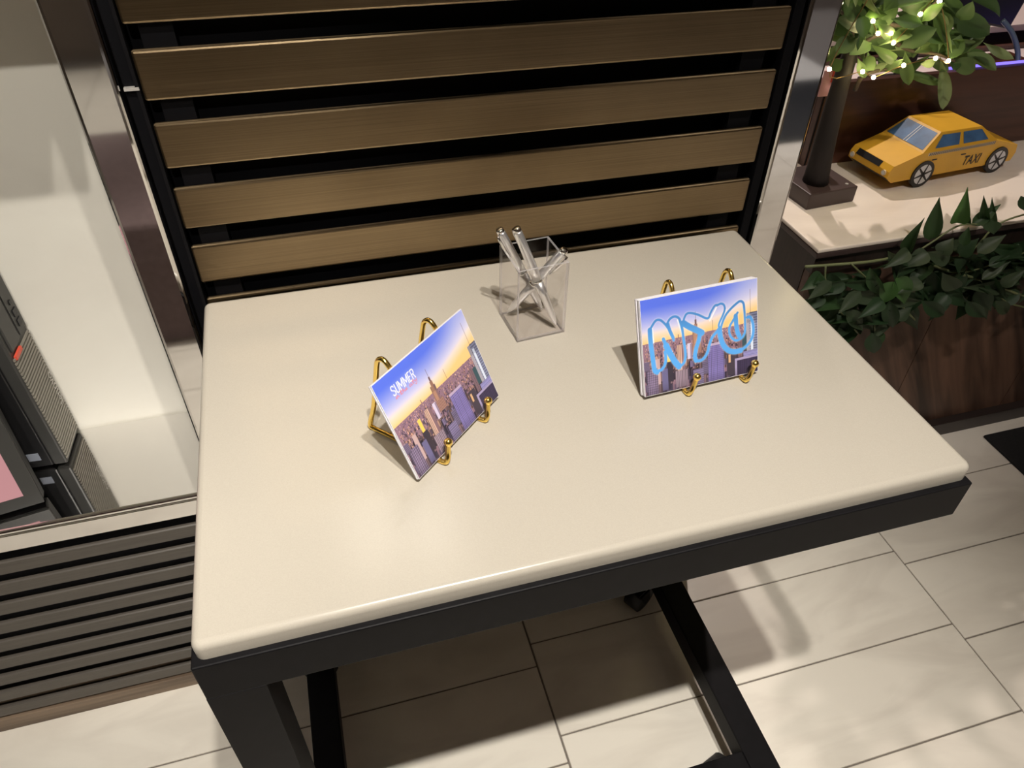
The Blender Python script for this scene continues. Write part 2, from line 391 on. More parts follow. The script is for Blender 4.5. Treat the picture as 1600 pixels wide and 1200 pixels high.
obj('foot_bar', bx(X1 - BW, X1, Y0, Y1, LB0, LB1, bev=0.003), M_BLACK, tb)
obj('cross_bar', bx(X0 + BW, X1 - BW, Y0 + 0.012, Y0 + 0.012 + BW, LB0, LB1, bev=0.003), M_BLACK, tb)
def caster(cx, cy, yaw):
    mx = frame(cx, cy, FZ, yaw)
    R_ = 0.042
    c = obj('caster', bx(-0.024, 0.024, -0.024, 0.024, 0.094, 0.1015, mx=mx, bev=0.002), M_BLACK, tb)
    bm = bmesh.new()
    tube(bm, [(0, -0.022, R_), (0, 0.022, R_)], R_, 22, mx=mx @ Matrix.Translation((0.018, 0, 0)))
    bmesh.ops.bevel(bm, geom=[e for e in bm.edges if len(e.link_faces) == 2 and e.calc_face_angle() > 1.0], offset=0.006, segments=3, affect='EDGES')
    obj('wheel', bm, M_RUB, c, True)
    bm = bmesh.new()
    for s in (-1, 1):
        prism(bm, [(-0.02, 0.094), (0.02, 0.094), (0.032, 0.04), (0.010, 0.034)], mx, s * 0.026, s * 0.029)
    box(bm, -0.02, 0.02, -0.028, 0.028, 0.088, 0.095, mx=mx)
    obj('fork', bm, M_BLACK, c)
caster(X0 + 0.035, Y1 - 0.06, 2.5); caster(X1 - 0.10, Y1 - 0.075, 0.5); caster(X1 - 0.085, Y0 + 0.065, 1.9); caster(X0 + 0.05, Y0 + 0.05, 0.3)

# ------------------------------------------------------------------ slatted bronze screen with polished posts
SY = 0.682
sc = thing('slat_screen', 'tall screen of brushed bronze slats between polished steel posts behind the table', 'screen', (0.51, 0.72, FZ))
obj('backing', bx(-0.02, 1.055, SY + 0.045, SY + 0.06, FZ, 0.64), M_BACK, sc)
for x in (0.04, 0.98): obj('rail', bx(x - 0.022, x + 0.022, SY + 0.0135, SY + 0.045, FZ + 0.02, 0.59), M_BACK, sc)
slat_me = None
for k in range(-10, 6):
    zt = 0.0885 + 0.10225 * k
    o = obj('slat', bx(0.001, 1.026, SY, SY + 0.0125, zt - 0.0685, zt, bev=0.0034, seg=2), M_BRONZE, sc)
for x in (-0.0125, 1.0415): obj('side_channel', bx(x - 0.0095, x + 0.0095, SY + 0.002, SY + 0.05, FZ, 0.64, bev=0.002), M_BACK, sc)
obj('side_rib', bx(-0.006, -0.001, SY - 0.004, SY + 0.004, FZ, 0.64), M_BLACK, sc)
obj('joint_clip', bx(-0.021, -0.001, SY - 0.006, SY + 0.002, 0.345, 0.349), M_SILVER, sc)
obj('post', bx(-0.088, -0.024, SY - 0.022, SY + 0.075, FZ, 0.66, bev=0.007, seg=3), M_CHROME, sc)
obj('post', bx(1.056, 1.122, SY - 0.005, SY + 0.075, FZ, 0.66, bev=0.007, seg=3), M_CHROME, sc)
obj('top_rail', bx(-0.024, 1.056, SY - 0.002, SY + 0.065, 0.64, 0.66, bev=0.003), M_CHROME, sc)

# ------------------------------------------------------------------ niche: steel shelf over a louvred cabinet
SHZ = -0.466
sh = thing('steel_shelf', 'polished steel shelf carrying a computer and a monitor', 'shelf', (-1.2, 0.80, -0.53))
bm = bmesh.new(); box(bm, -2.3, -0.089, 0.664, 0.934, SHZ - 0.02, SHZ, bev=0.006, seg=3); obj('shelf_plate', bm, M_CHROME, sh)
obj('fascia', bx(-2.3, -0.089, 0.661, 0.672, -0.524, SHZ - 0.012, bev=0.002), M_CHROME, sh)
lc = thing('louvred_cabinet', 'low cabinet with dark horizontal louvres under the steel shelf', 'cabinet', (-1.2, 0.80, FZ))
obj('backing', bx(-2.3, -0.09, 0.735, 0.93, FZ + 0.06, -0.5245), M_BACK, lc)
NL = 9; z0, z1 = FZ + 0.055, -0.540
pit = (z1 - z0) / NL
lmx = None
for k in range(NL):
    zb = z0 + pit * k + 0.008
    bm = bmesh.new()
    prism(bm, [(0.0, 0.0), (0.0, pit * 0.52), (0.003, pit * 0.555), (0.008, pit * 0.555), (0.008, 0.0)], Matrix.Translation((-2.3, 0.668, zb)) @ Matrix.Rotation(math.radians(90), 4, 'Z'), 0.0, -2.2)
    obj('louvre', bm, M_LOUV, lc)
obj('skirting', bx(-2.3, -0.09, 0.664, 0.735, FZ, FZ + 0.05, bev=0.002), M_SKIRT, lc)
us = obj('shading_shelf', bx(-2.3, -0.0885, 0.60, 0.934, 0.545, 0.585, bev=0.004), M_WALLW)  # unseen shelf, placed so its shadow dims the top of the wall
tag(us, 'unseen pale shelf added to shade the upper white marble wall', 'shelf')

# ------------------------------------------------------------------ computer tower
PCX = -0.391; PCY = 0.820
pcm = frame(PCX, PCY, SHZ, math.radians(86))      # frame x = along the ribbed front, y = into the case, z = up
pcm = Matrix(((0.06, -0.9982, 0, PCX), (0.9982, 0.06, 0, PCY), (0, 0, 1, SHZ + 0.006), (0, 0, 0, 1)))
FW, FH = 0.108, 0.46
pc = thing('computer_tower', 'black desktop computer tower with a ribbed front standing on the steel shelf', 'computer', (PCX, PCY, SHZ))
obj('case', bx(0.0, FW, 0.028, 0.42, 0.0, FH, bev=0.003, mx=pcm), M_CASE, pc)
obj('front_bezel', bx(0.0, FW, 0.0, 0.0275, 0.0, FH, bev=0.004, mx=pcm), M_CASE2, pc)
bm = bmesh.new()
nr = 32
for k in range(nr):
    z = 0.012 + k * 0.0085
    box(bm, 0.004, FW - 0.004, -0.003, 0.001, z, z + 0.0046, mx=pcm)
o = obj('ribbed_grille', bm, M_RIB, pc); o['kind'] = 'stuff'
obj('drive_bay', bx(0.012, FW * 0.56, -0.004, 0.001, 0.292, FH - 0.01, bev=0.002, mx=pcm), M_CASE2, pc)
for k in range(2): obj('usb_port', bx(0.080, 0.096, -0.004, 0.001, 0.305 + 0.022 * k, 0.319 + 0.022 * k, mx=pcm), M_INK, pc)
obj('audio_port', bx(0.084, 0.092, -0.004, 0.001, 0.352, 0.360, mx=pcm), M_INK, pc)
obj('port_panel', bx(0.070, 0.106, -0.002, 0.0005, 0.292, FH - 0.01, mx=pcm), M_CASE2, pc)
obj('red_badge', bx(0.010, 0.045, -0.006, -0.001, 0.276, 0.284, mx=pcm), M_RED, pc)
lm = pcm @ Matrix(((0, 0, 1, 0.083), (0, 1, 0, -0.0036), (-1, 0, 0, 0.165), (0, 0, 0, 1))) @ Matrix.Rotation(math.pi, 4, 'Y')
lm = pcm @ Matrix.Translation((0.100, -0.0038, 0.095)) @ Matrix.Rotation(math.radians(-90), 4, 'Y')
obj('logo', text_mesh('lenovo', 0.030, lm), M_SILVER, pc)
# stickers on the side that faces the shelf front
smx = pcm @ Matrix.Rotation(math.radians(-90), 4, 'Z')
for a, b in ((0.045, 0.068), (0.083, 0.102)):
    obj('sticker', bx(-0.0012, 0.0004, a, b, 0.020, 0.040, mx=pcm), M_STICK, pc)
for a, b in ((0.012, 0.016), (0.095, 0.099)):
    obj('foot', bx(a, b + 0.02 if a < 0.05 else b, 0.05, 0.38, -0.006, 0.0005, mx=pcm), M_RUB, pc)

# ------------------------------------------------------------------ monitor with a pink picture
mo = thing('monitor', 'black framed monitor showing a pink picture in front of the computer tower', 'monitor', (-0.65, 0.74, SHZ))
mm = Matrix.Translation((-0.418, 0.712, SHZ + 0.012)) @ Matrix.Rotation(math.radians(10), 4, 'Z') @ Matrix.Rotation(math.radians(-8), 4, 'X')
MWD, MHT = 0.72, 0.44
obj('housing', bx(-MWD, 0, 0.0045, 0.035, 0, MHT, bev=0.004, mx=mm), M_CASE, mo)
bm = bmesh.new(); bz = 0.027
box(bm, -MWD, 0, 0, 0.0042, 0, bz, mx=mm); box(bm, -MWD, 0, 0, 0.0042, MHT - bz, MHT, mx=mm); box(bm, -MWD, -MWD + bz, 0, 0.0042, bz, MHT - bz, mx=mm); box(bm, -bz, 0, 0, 0.0042, bz, MHT - bz, mx=mm)
obj('bezel', bm, M_CASE2, mo)
obj('screen', bx(-MWD + bz, -bz, 0.0015, 0.004, bz, MHT - bz, mx=mm), M_PINK, mo)
obj('stand', bx(-MWD * 0.62, -MWD * 0.38, 0.02, 0.15, -0.0135, 0.005, bev=0.003, mx=mm @ Matrix.Rotation(math.radians(8), 4, 'X')), M_CASE, mo)

# ------------------------------------------------------------------ postcards
def lin(c):
    c = np.asarray(c, float) / 255.0
    return np.where(c <= 0.04045, c / 12.92, ((c + 0.055) / 1.055) ** 2.4)
def seg_dist(U, V, pts, asp):
    D = np.full(U.shape, 9.0)
    for (a, b), (c, e) in zip(pts, pts[1:]):
        b_, e_ = b * asp, e * asp
        dx, dy = c - a, e_ - b_
        t = np.clip(((U - a) * dx + (V * asp - b_) * dy) / (dx * dx + dy * dy + 1e-12), 0, 1)
        D = np.minimum(D, np.hypot(U - a - t * dx, V * asp - b_ - t * dy))
    return D
NYC = [
([[0.076, 0.707], [0.117, 0.77], [0.155, 0.77], [0.192, 0.724], [0.223, 0.662], [0.253, 0.58], [0.262, 0.531]], 0.0189),
([[0.067, 0.69], [0.067, 0.596], [0.071, 0.493], [0.078, 0.39], [0.087, 0.265], [0.108, 0.232]], 0.0378),
([[0.087, 0.251], [0.136, 0.245], [0.171, 0.283], [0.187, 0.347], [0.184, 0.43]], 0.0243),
([[0.175, 0.567], [0.195, 0.494]], 0.027),
([[0.195, 0.494], [0.235, 0.375], [0.266, 0.299], [0.297, 0.243]], 0.0486),
([[0.208, 0.706], [0.237, 0.759], [0.276, 0.776], [0.308, 0.757], [0.318, 0.731], [0.338, 0.659]], 0.0189),
([[0.219, 0.71], [0.233, 0.639], [0.258, 0.559]], 0.027),
([[0.318, 0.738], [0.337, 0.639], [0.345, 0.536], [0.353, 0.439], [0.356, 0.343], [0.342, 0.272], [0.303, 0.242]], 0.0216),
([[0.35, 0.703], [0.362, 0.746], [0.385, 0.78], [0.429, 0.772], [0.483, 0.741], [0.559, 0.685], [0.588, 0.741], [0.622, 0.799], [0.644, 0.806]], 0.0178),
([[0.35, 0.689], [0.403, 0.635], [0.462, 0.586], [0.505, 0.548]], 0.0486),
([[0.488, 0.539], [0.476, 0.474], [0.451, 0.393], [0.438, 0.308], [0.447, 0.264]], 0.0351),
([[0.447, 0.264], [0.486, 0.254], [0.526, 0.284], [0.555, 0.345], [0.562, 0.384], [0.592, 0.471], [0.632, 0.521], [0.665, 0.546]], 0.0243),
([[0.644, 0.8], [0.677, 0.811], [0.704, 0.791], [0.711, 0.742], [0.691, 0.681], [0.656, 0.596], [0.665, 0.546]], 0.0173),
([[0.664, 0.506], [0.683, 0.595], [0.718, 0.68], [0.769, 0.74], [0.825, 0.786], [0.853, 0.795], [0.877, 0.766], [0.884, 0.697], [0.888, 0.616], [0.889, 0.514], [0.885, 0.448], [0.856, 0.401], [0.806, 0.387], [0.768, 0.424], [0.747, 0.484], [0.751, 0.55], [0.783, 0.609], [0.823, 0.68]], 0.0195),
([[0.806, 0.65], [0.81, 0.562], [0.819, 0.479], [0.835, 0.427]], 0.0378),
([[0.66, 0.541], [0.669, 0.45], [0.694, 0.362], [0.737, 0.296], [0.792, 0.268], [0.848, 0.267]], 0.0432),
([[0.848, 0.267], [0.905, 0.307], [0.945, 0.364], [0.963, 0.441], [0.959, 0.53], [0.938, 0.603], [0.91, 0.61]], 0.0243)]
WHITE = [[[0.087, 0.705], [0.092, 0.549]], [[0.302, 0.735], [0.34, 0.557]], [[0.638, 0.781], [0.577, 0.657]], [[0.72, 0.74], [0.664, 0.587]]]
LET = {'S': [[(1, .85), (.8, 1), (.2, 1), (0, .85), (0, .65), (1, .38), (1, .15), (.8, 0), (.2, 0), (0, .15)]], 'U': [[(0, 1), (0, .15), (.2, 0), (.8, 0), (1, .15), (1, 1)]],
       'M': [[(0, 0), (0, 1), (.5, .25), (1, 1), (1, 0)]], 'E': [[(1, 1), (0, 1), (0, 0), (1, 0)], [(0, .5), (.8, .5)]], 'R': [[(0, 0), (0, 1), (.8, 1), (1, .85), (1, .65), (.8, .5), (0, .5)], [(.55, .5), (1, 0)]]}
SCRIPT = [[(0, 0), (.015, .5), (.02, 0), (.04, .1)], [(.05, 0), (.06, .5), (.06, .3), (.09, .5), (.1, .05), (.13, .1)], [(.2, .1), (.24, 1), (.25, .9), (.23, 0), (.27, .05)], [(.19, .65), (.29, .7)],
          [(.29, 0), (.34, 1), (.33, .2), (.36, .5), (.38, .45), (.385, 0), (.42, .15)], [(.42, .2), (.48, .35), (.47, .5), (.44, .4), (.44, .05), (.5, .1)],
          [(.66, .45), (.62, .5), (.6, .2), (.62, 0), (.67, .1)], [(.69, .5), (.69, 0), (.73, .1)], [(.76, .5), (.77, 0), (.8, .1)], [(.79, 1), (.77, .2)], [(.74, .65), (.83, .7)], [(.84, .5), (.86, .1), (.92, .5)], [(.93, .55), (.91, -.1), (.86, -.5), (.83, -.3)]]
def paint(nx, ny, kind):
    asp = 0.75
    u = np.linspace(0, 1, nx); v = np.linspace(0, 1, ny); U, V = np.meshgrid(u, v)
    rng = np.random.default_rng(5)
    img = np.zeros((ny, nx, 3))
    # sky
    t = np.clip((V - 0.55) / 0.45, 0, 1)
    horizon = np.array([255, 208, 138.]); haze = np.array([236, 228, 244.]); blue = np.array([84, 112, 236.])
    tb_ = np.clip(t * 1.35 - 0.45 * np.clip((U - 0.5) / 0.5, 0, 1) ** 1.2, 0, 1.1)
    a = np.clip(tb_ / 0.40, 0, 1)[..., None]; b = (np.clip((tb_ - 0.30) / 0.85, 0, 1) ** 0.9)[..., None]
    img[:] = (horizon * (1 - a) + haze * a) * (1 - b) + blue * b
    glow = np.exp(-((U - 0.95) ** 2) / 0.05)[..., None] * np.clip(t, 0, 1)[..., None] * 0.35
    img = img * (1 - glow) + np.array([255, 246, 238.]) * glow
    def rect(x0, x1, y0, y1, c, stripe=None, horiz=None, slant=0.0, fade=0.0):
        m = (V >= y0) & (V <= y1) & (U >= x0 + slant * (V - y0)) & (U <= x1 + slant * (V - y0))
        cc = np.broadcast_to(np.array(c, float), img.shape).copy()
        if stripe: cc *= (1 - stripe[1] * (np.sin((U - x0) * stripe[0] * 2 * math.pi) > 0))[..., None]
        if horiz: cc *= (1 - horiz[1] * (np.sin((V - y0) * horiz[0] * 2 * math.pi) > 0.2))[..., None]
        img[m] = cc[m]
    # city haze and far blocks
    g = V < 0.55
    img[g] = np.array([128, 100, 116])
    pal = np.array([[150, 116, 118], [98, 80, 100], [196, 148, 132], [118, 92, 96], [84, 70, 96], [214, 168, 150], [70, 58, 78], [168, 138, 150]])
    for i in range(1500):
        q = rng.random(); y1 = 0.555 - q ** 1.1 * 0.40; sc_ = 0.25 + q * 1.4
        w = (0.006 + 0.014 * rng.random()) * sc_; h = (0.012 + 0.04 * rng.random()) * sc_; x = rng.random()
        c = pal[rng.integers(len(pal))] * (0.85 + 0.3 * rng.random()) * (1.08 - 0.5 * q)
        rect(x, x + w * 0.62, y1 - h, y1, c); rect(x + w * 0.62, x + w, y1 - h, y1 - 0.003, c * 0.6)
    for i in range(120):
        q = rng.random(); y1 = 0.30 - 0.26 * q; w = 0.02 + 0.035 * rng.random(); h = 0.06 + 0.10 * rng.random(); x = rng.random()
        c = np.array([[92, 78, 104], [74, 64, 92], [128, 104, 112], [58, 50, 70], [108, 96, 128]])[rng.integers(5)] * (0.8 + 0.35 * rng.random())
        rect(x, x + w * 0.6, y1 - h, y1, c, stripe=(70, 0.25)); rect(x + w * 0.6, x + w, y1 - h, y1, c * 0.62)
    # landmark shapes
    rect(0.60, 0.604, 0.54, 0.66, (120, 96, 96)); rect(0.30, 0.305, 0.52, 0.585, (130, 100, 100))
    rect(0.452, 0.456, 0.68, 0.785, (110, 86, 96)); rect(0.446, 0.463, 0.655, 0.70, (112, 86, 92)); rect(0.440, 0.470, 0.60, 0.655, (150, 112, 98)); rect(0.425, 0.476, 0.44, 0.61, (172, 130, 110), stripe=(110, 0.28)); rect(0.458, 0.478, 0.44, 0.61, (118, 92, 96)); rect(0.405, 0.50, 0.34, 0.45, (156, 118, 108), stripe=(80, 0.25))
    rect(0.375, 0.41, 0.30, 0.465, (190, 180, 204)); rect(0.40, 0.415, 0.30, 0.46, (132, 116, 140))
    rect(0.283, 0.335, 0.09, 0.472, (198, 164, 150), stripe=(75, 0.38)); rect(0.325, 0.352, 0.09, 0.465, (118, 92, 100)); rect(0.262, 0.37, 0.02, 0.20, (150, 132, 150), stripe=(70, 0.35))
    rect(0.200, 0.226, 0.31, 0.45, (232, 184, 84)); rect(0.195, 0.245, 0.10, 0.315, (52, 46, 58)); rect(0.15, 0.20, 0.02, 0.25, (96, 92, 130)); rect(0.10, 0.135, 0.10, 0.37, (176, 150, 150)); rect(0.02, 0.115, 0.0, 0.28, (136, 120, 152), stripe=(60, 0.3), horiz=(40, 0.18)); rect(0.0, 0.05, 0.26, 0.36, (104, 92, 118), horiz=(60, 0.3))
    rect(0.55, 0.695, 0.0, 0.405, (136, 124, 190), stripe=(75, 0.32), horiz=(48, 0.12)); rect(0.55, 0.695, 0.385, 0.412, (168, 150, 176)); rect(0.50, 0.55, 0.10, 0.26, (104, 94, 124), horiz=(50, 0.25)); rect(0.42, 0.51, 0.0, 0.17, (122, 112, 150), horiz=(45, 0.25))
    rect(0.72, 0.80, 0.02, 0.28, (62, 54, 66)); rect(0.735, 0.755, 0.16, 0.25, (196, 158, 120)); rect(0.845, 0.90, 0.26, 0.44, (54, 76, 84)); rect(0.82, 0.86, 0.20, 0.46, (120, 96, 106), stripe=(90, 0.3))
    rect(0.93, 1.0, 0.20, 0.66, (124, 128, 158), horiz=(36, 0.3)); rect(0.938, 0.96, 0.24, 0.60, (196, 204, 224)); rect(0.9, 0.93, 0.24, 0.655, (150, 146, 158))
    rect(0.79, 1.0, 0.0, 0.175, (58, 50, 78), stripe=(60, 0.2)); rect(0.79, 1.0, 0.165, 0.19, (150, 140, 176)); rect(0.87, 1.0, 0.185, 0.25, (140, 136, 190), horiz=(70, 0.2)); rect(0.79, 0.81, 0.0, 0.17, (150, 140, 176)); rect(0.936, 0.940, 0.66, 0.90, (126, 104, 120))
    ct = V < 0.552
    img[ct] = np.clip(img[ct] * 1.14 + 4, 0, 255)
    fade = np.clip(1 - (V / 0.10), 0, 1)[..., None] * 0.25
    img = img * (1 - fade) + np.array([40, 34, 52]) * fade
    def blend(mask, c): 
        nonlocal img
        m = mask[..., None]; img = img * (1 - m) + np.array(c, float) * m
    px = 1.0 / nx
    aa = lambda D, w: np.clip((w / 2 - D) / (1.2 * px) + 0.5, 0, 1)
    if kind == 'nyc':
        halo = np.zeros_like(U); blue_m = np.zeros_like(U)
        for pts, w in NYC:
            pts = [tuple(q)[:2] for q in smoothpath([(a_, b_, 0) for a_, b_ in pts], 4)]
            D = seg_dist(U, V, pts, asp); halo = np.maximum(halo, np.clip(1 - (D - w / 2) / 0.012, 0, 1)); blue_m = np.maximum(blue_m, aa(D, w))
        blend(halo * 0.35, (255, 250, 250))
        for pts in WHITE: blend(aa(seg_dist(U, V, pts, asp), 0.011), (250, 250, 255))
        shade = np.clip((V - 0.5) / 0.25, 0, 1)[..., None]
        col = np.array([96, 176, 252.]) * (1 - shade) + np.array([76, 140, 208.]) * shade
        img = img * (1 - blue_m[..., None]) + col * blue_m[..., None]
    else:
        x = 0.124; m = np.zeros_like(U); wd = {'S': .025, 'U': .025, 'M': .037, 'E': .019, 'R': .025}
        for ch in 'SUMMER':
            for st in LET[ch]:
                m = np.maximum(m, aa(seg_dist(U, V, [(x + a * wd[ch], 0.789 + b * 0.087) for a, b in st], asp), 0.0074))
            x += wd[ch] + 0.0125
        blend(m, (250, 250, 255))
        m = np.zeros_like(U)
        for st in SCRIPT: m = np.maximum(m, aa(seg_dist(U, V, [(0.130 + a * 0.24, 0.752 + b * 0.040) for a, b in st], asp), 0.0042))
        blend(m, (236, 128, 140))
    return lin(np.clip(img, 0, 255)) * 0.84
def printmat():
    m, nt, b = nmat('printed_photo'); a = nt.nodes.new('ShaderNodeVertexColor'); a.layer_name = 'print'
    nt.links.new(a.outputs[0], b.inputs['Base Color']); b.inputs['Roughness'].default_value = 0.35; b.inputs['Coat Weight'].default_value = 0.15
    return m
M_PRINT = printmat()
CW, CH = 0.190, 0.1435
def card(name, label, kind, x, y, z0, yaw, tilt, thick, layers):
    mx = Matrix.Translation((x, y, z0)) @ Matrix.Rotation(yaw, 4, 'Z') @ Matrix.Rotation(-tilt, 4, 'X')
    t = thing(name, label, 'postcard', (x, y, z0))
    per = thick / layers
    for k in range(layers):
        jx = 0.0 if k == 0 else random.uniform(-0.0012, 0.0012)
        obj('card', bx(jx, CW + jx, per * k + (0.0 if k == 0 else 0.0001), per * (k + 1), 0.0 if k == 0 else 0.0004, CH + (0 if k == 0 else random.uniform(-0.0008, 0.0008)), mx=mx), M_CARD, t)
    nx, ny = 320, 240
    img = paint(nx, ny, kind)
    us_ = np.linspace(0.0008, CW - 0.0008, nx); vs_ = np.linspace(0.0008, CH - 0.0008, ny)
    U, V = np.meshgrid(us_, vs_)
    P = np.stack([U, np.full_like(U, -0.0003), V, np.ones_like(U)], -1).reshape(-1, 4) @ np.array(mx).T
    P = P[:, :3] * S; P[:, 2] += S * H; P -= np.array(wmat(t).translation)
    idx = np.arange(nx * ny).reshape(ny, nx)
    F = np.stack([idx[:-1, :-1], idx[:-1, 1:], idx[1:, 1:], idx[1:, :-1]], -1).reshape(-1, 4)
    me = bpy.data.meshes.new('printed_face'); me.from_pydata(P.tolist(), [], F.tolist()); me.materials.append(M_PRINT)
    ca = me.color_attributes.new('print', 'FLOAT_COLOR', 'POINT')
    ca.data.foreach_set('color', np.c_[img.reshape(-1, 3), np.ones(nx * ny)].astype(np.float32).ravel())
    o = bpy.data.objects.new('printed_face', me); COL.objects.link(o); o.parent = t
    return mx
def easel(label, x, y, z0, yaw, tilt, thick, feet, apex):
    mx = Matrix.Translation((x, y, 0)) @ Matrix.Rotation(yaw, 4, 'Z')
    t = thing('wire_easel', label, 'easel', (x, y, 0)); rw = 0.0036
    ct, st = math.cos(tilt), math.sin(tilt)
    back = lambda h: (thick + rw * 1.2) / ct + (h - z0) * st / ct      # local y just behind the card at height h
    for fx, (ax) in zip(feet, apex):
        za = 0.1405; ya = back(za) + 0.002
        yr = 0.118
        p = [(fx + 0.010, -0.0075, 0.032), (fx + 0.006, -0.0095, 0.018), (fx + 0.002, -0.011, 0.009), (fx, -0.006, rw), (fx, 0.02, rw)]
        p = smoothpath(p, 5)
        bm = bmesh.new(); tube(bm, p, rw, 10, mx=mx); ball(bm, (fx + 0.010, -0.0075, 0.033), 0.0062, mx=mx); obj('front_hook', bm, M_GOLD, t, True)
        yb = back(rw) + 0.004
        q = [(fx, 0.02, rw), (fx, yb - 0.004, rw), (fx, yb + 0.004, rw + 0.006), (ax, back(0.08), 0.08), (ax, back(0.118), 0.118), (ax, ya - 0.002, 0.135), (ax, ya + 0.006, za), (ax, ya + 0.014, 0.135), (ax, ya + 0.0185, 0.118), (ax, yr - 0.012, 0.05), (ax, yr, 0.009), (ax, yr - 0.006, rw), (ax, yr - 0.02, rw), (fx, 0.02, rw)]
        bm = bmesh.new(); tube(bm, smoothpath(q, 5), rw, 10, mx=mx); obj('side_loop', bm, M_GOLD, t, True)
    bm = bmesh.new(); tube(bm, [(feet[0], 0.085, rw), (feet[1], 0.085, rw)], rw * 0.9, 10, mx=mx); obj('cross_wire', bm, M_GOLD, t, True)
T_N, T_S = math.radians(23.3), math.radians(25.5)
card('postcard_stack', 'thick stack of skyline postcards with big blue NYC lettering on a gold easel', 'nyc', 0.6207, 0.2331, 0.0085, 0.0561, T_N, 0.013, 6)
easel('gold wire easel holding the thick NYC postcard stack', 0.6207, 0.2331, 0.0085, 0.0561, T_N, 0.013, (0.066, 0.163), (0.062, 0.160))
card('postcard', 'thin skyline postcard reading SUMMER in the city on a gold easel', 'summer', 0.2764, 0.1629, 0.0085, 0.7399, T_S, 0.004, 2)
easel('gold wire easel holding the thin SUMMER postcard', 0.2764, 0.1629, 0.0085, 0.7399, T_S, 0.004, (0.045, 0.140), (0.045, 0.142))

# ------------------------------------------------------------------ acrylic cup with pens
cm = frame(0.480, 0.414, 0.0, math.radians(5))
cup = thing('pen_cup', 'square clear acrylic cup holding three silver pens', 'cup', (0.52, 0.455, 0.0))
CWD, CHT, ct_ = 0.0825, 0.131, 0.0036
def pane(x0, x1, y0, y1, z0, z1):
    bm = bmesh.new(); fs = box(bm, x0, x1, y0, y1, z0, z1, mx=cm)
    ar = sorted(q.calc_area() for q in fs)
    for q in fs:
        if q.calc_area() < ar[3] * 1.01: q.material_index = 1
    return obj('wall_pane' if z1 > 0.05 else 'bottom_pane', bm, [M_ACR, M_ACRE], cup)
pane(0, CWD, 0, ct_, 0, CHT); pane(0, CWD, CWD - ct_, CWD, 0, CHT); pane(0, ct_, ct_ + 0.0002, CWD - ct_ - 0.0002, 0, CHT); pane(CWD - ct_, CWD, ct_ + 0.0002, CWD - ct_ - 0.0002, 0, CHT)
pane(ct_ + 0.0002, CWD - ct_ - 0.0002, ct_ + 0.0002, CWD - ct_ - 0.0002, 0.0005, ct_ + 0.0005)
def pen(label, a, b, roll):
    a, b = Vector(a), Vector(b); ax = (b - a).normalized(); Lp = (b - a).length
    t = thing('silver_pen', label, 'pen', a, 'silver pens in the acrylic cup')
    P = lambda s: tuple(a + ax * (Lp * s))
    bm = bmesh.new(); tube(bm, [P(0.0), P(0.012), P(0.05), P(0.12), P(0.34), P(0.47)], [0.0009, 0.0013, 0.0035, 0.0056, 0.0068, 0.0070], 16); obj('lower_barrel', bm, M_PEN, t, True)
    bm = bmesh.new(); tube(bm, [P(0.472), P(0.478), P(0.488), P(0.494)], [0.0073, 0.0076, 0.0076, 0.0073], 16); obj('ring', bm, M_CHROME, t, True)
    bm = bmesh.new(); tube(bm, [P(0.495), P(0.6), P(0.8), P(0.955), P(0.962)], [0.0073, 0.0074, 0.0072, 0.0065, 0.0060], 16); obj('upper_barrel', bm, M_PEN, t, True)
    bm = bmesh.new(); tube(bm, [P(0.963), P(0.968), P(0.99), P(1.0)], [0.0063, 0.0066, 0.0062, 0.0048], 16); obj('end_cap', bm, M_CHROME, t, True)
    s = ax.cross(Vector((math.cos(roll), math.sin(roll), 0.3))).normalized()
    q = [a + ax * (Lp * 0.955) + s * 0.006, a + ax * (Lp * 0.965) + s * 0.0115, a + ax * (Lp * 0.93) + s * 0.0125, a + ax * (Lp * 0.74) + s * 0.0105, a + ax * (Lp * 0.70) + s * 0.0088]
    bm = bmesh.new(); tube(bm, [tuple(v) for v in q], [0.0016, 0.0022, 0.0024, 0.0020, 0.0014], 8); obj('clip', bm, M_CHROME, t, True)
pen('silver pen with a dark end cap leaning over the rim of the acrylic cup', (0.5425, 0.4797, 0.0085), (0.4685, 0.4836, 0.167), 2.6)
pen('silver pen standing steepest in the acrylic cup and reaching highest', (0.5508, 0.4312, 0.0085), (0.4858, 0.4528, 0.1836), 0.4)
pen('silver pen lying across the other two with its clip underneath', (0.4839, 0.4846, 0.0085), (0.5581, 0.4343, 0.147), 3.6)

# ------------------------------------------------------------------ counter on the right
KZ = -0.283; KX0, KX1, KY0, KY1 = 1.463, 4.6, 0.935, 1.95
kc = thing('counter', 'low marble topped counter with walnut front beside the screen', 'counter', (2.6, 1.4, FZ))
obj('countertop', bx(KX0, KX1, KY0, KY1, KZ - 0.012, KZ, bev=0.004), M_COUNTER, kc)
obj('edge_trim', bx(KX0 + 0.002, KX1, KY0 + 0.002, KY1, KZ - 0.030, KZ - 0.0125, bev=0.003), M_TBASE, kc)
obj('under_rail', bx(KX0 + 0.012, KX1, KY0 + 0.014, KY1, KZ - 0.085, KZ - 0.0305), M_DARKW, kc)
np_ = 6
for k in range(np_):
    a = KX0 + 0.02 + (KX1 - KX0 - 0.02) * k / np_; b = KX0 + 0.02 + (KX1 - KX0 - 0.02) * (k + 1) / np_
    obj('front_panel', bx(a + 0.0015, b - 0.0015, KY0 + 0.030, KY0 + 0.055, FZ + 0.062, KZ - 0.0855), M_PANEL, kc)
obj('end_panel', bx(KX0 + 0.02, KX0 + 0.045, KY0 + 0.056, KY1, FZ + 0.062, KZ - 0.0855), M_DARKW, kc)
obj('carcass', bx(KX0 + 0.046, KX1, KY0 + 0.056, KY1, FZ + 0.062, KZ - 0.0855), M_DARKW, kc)
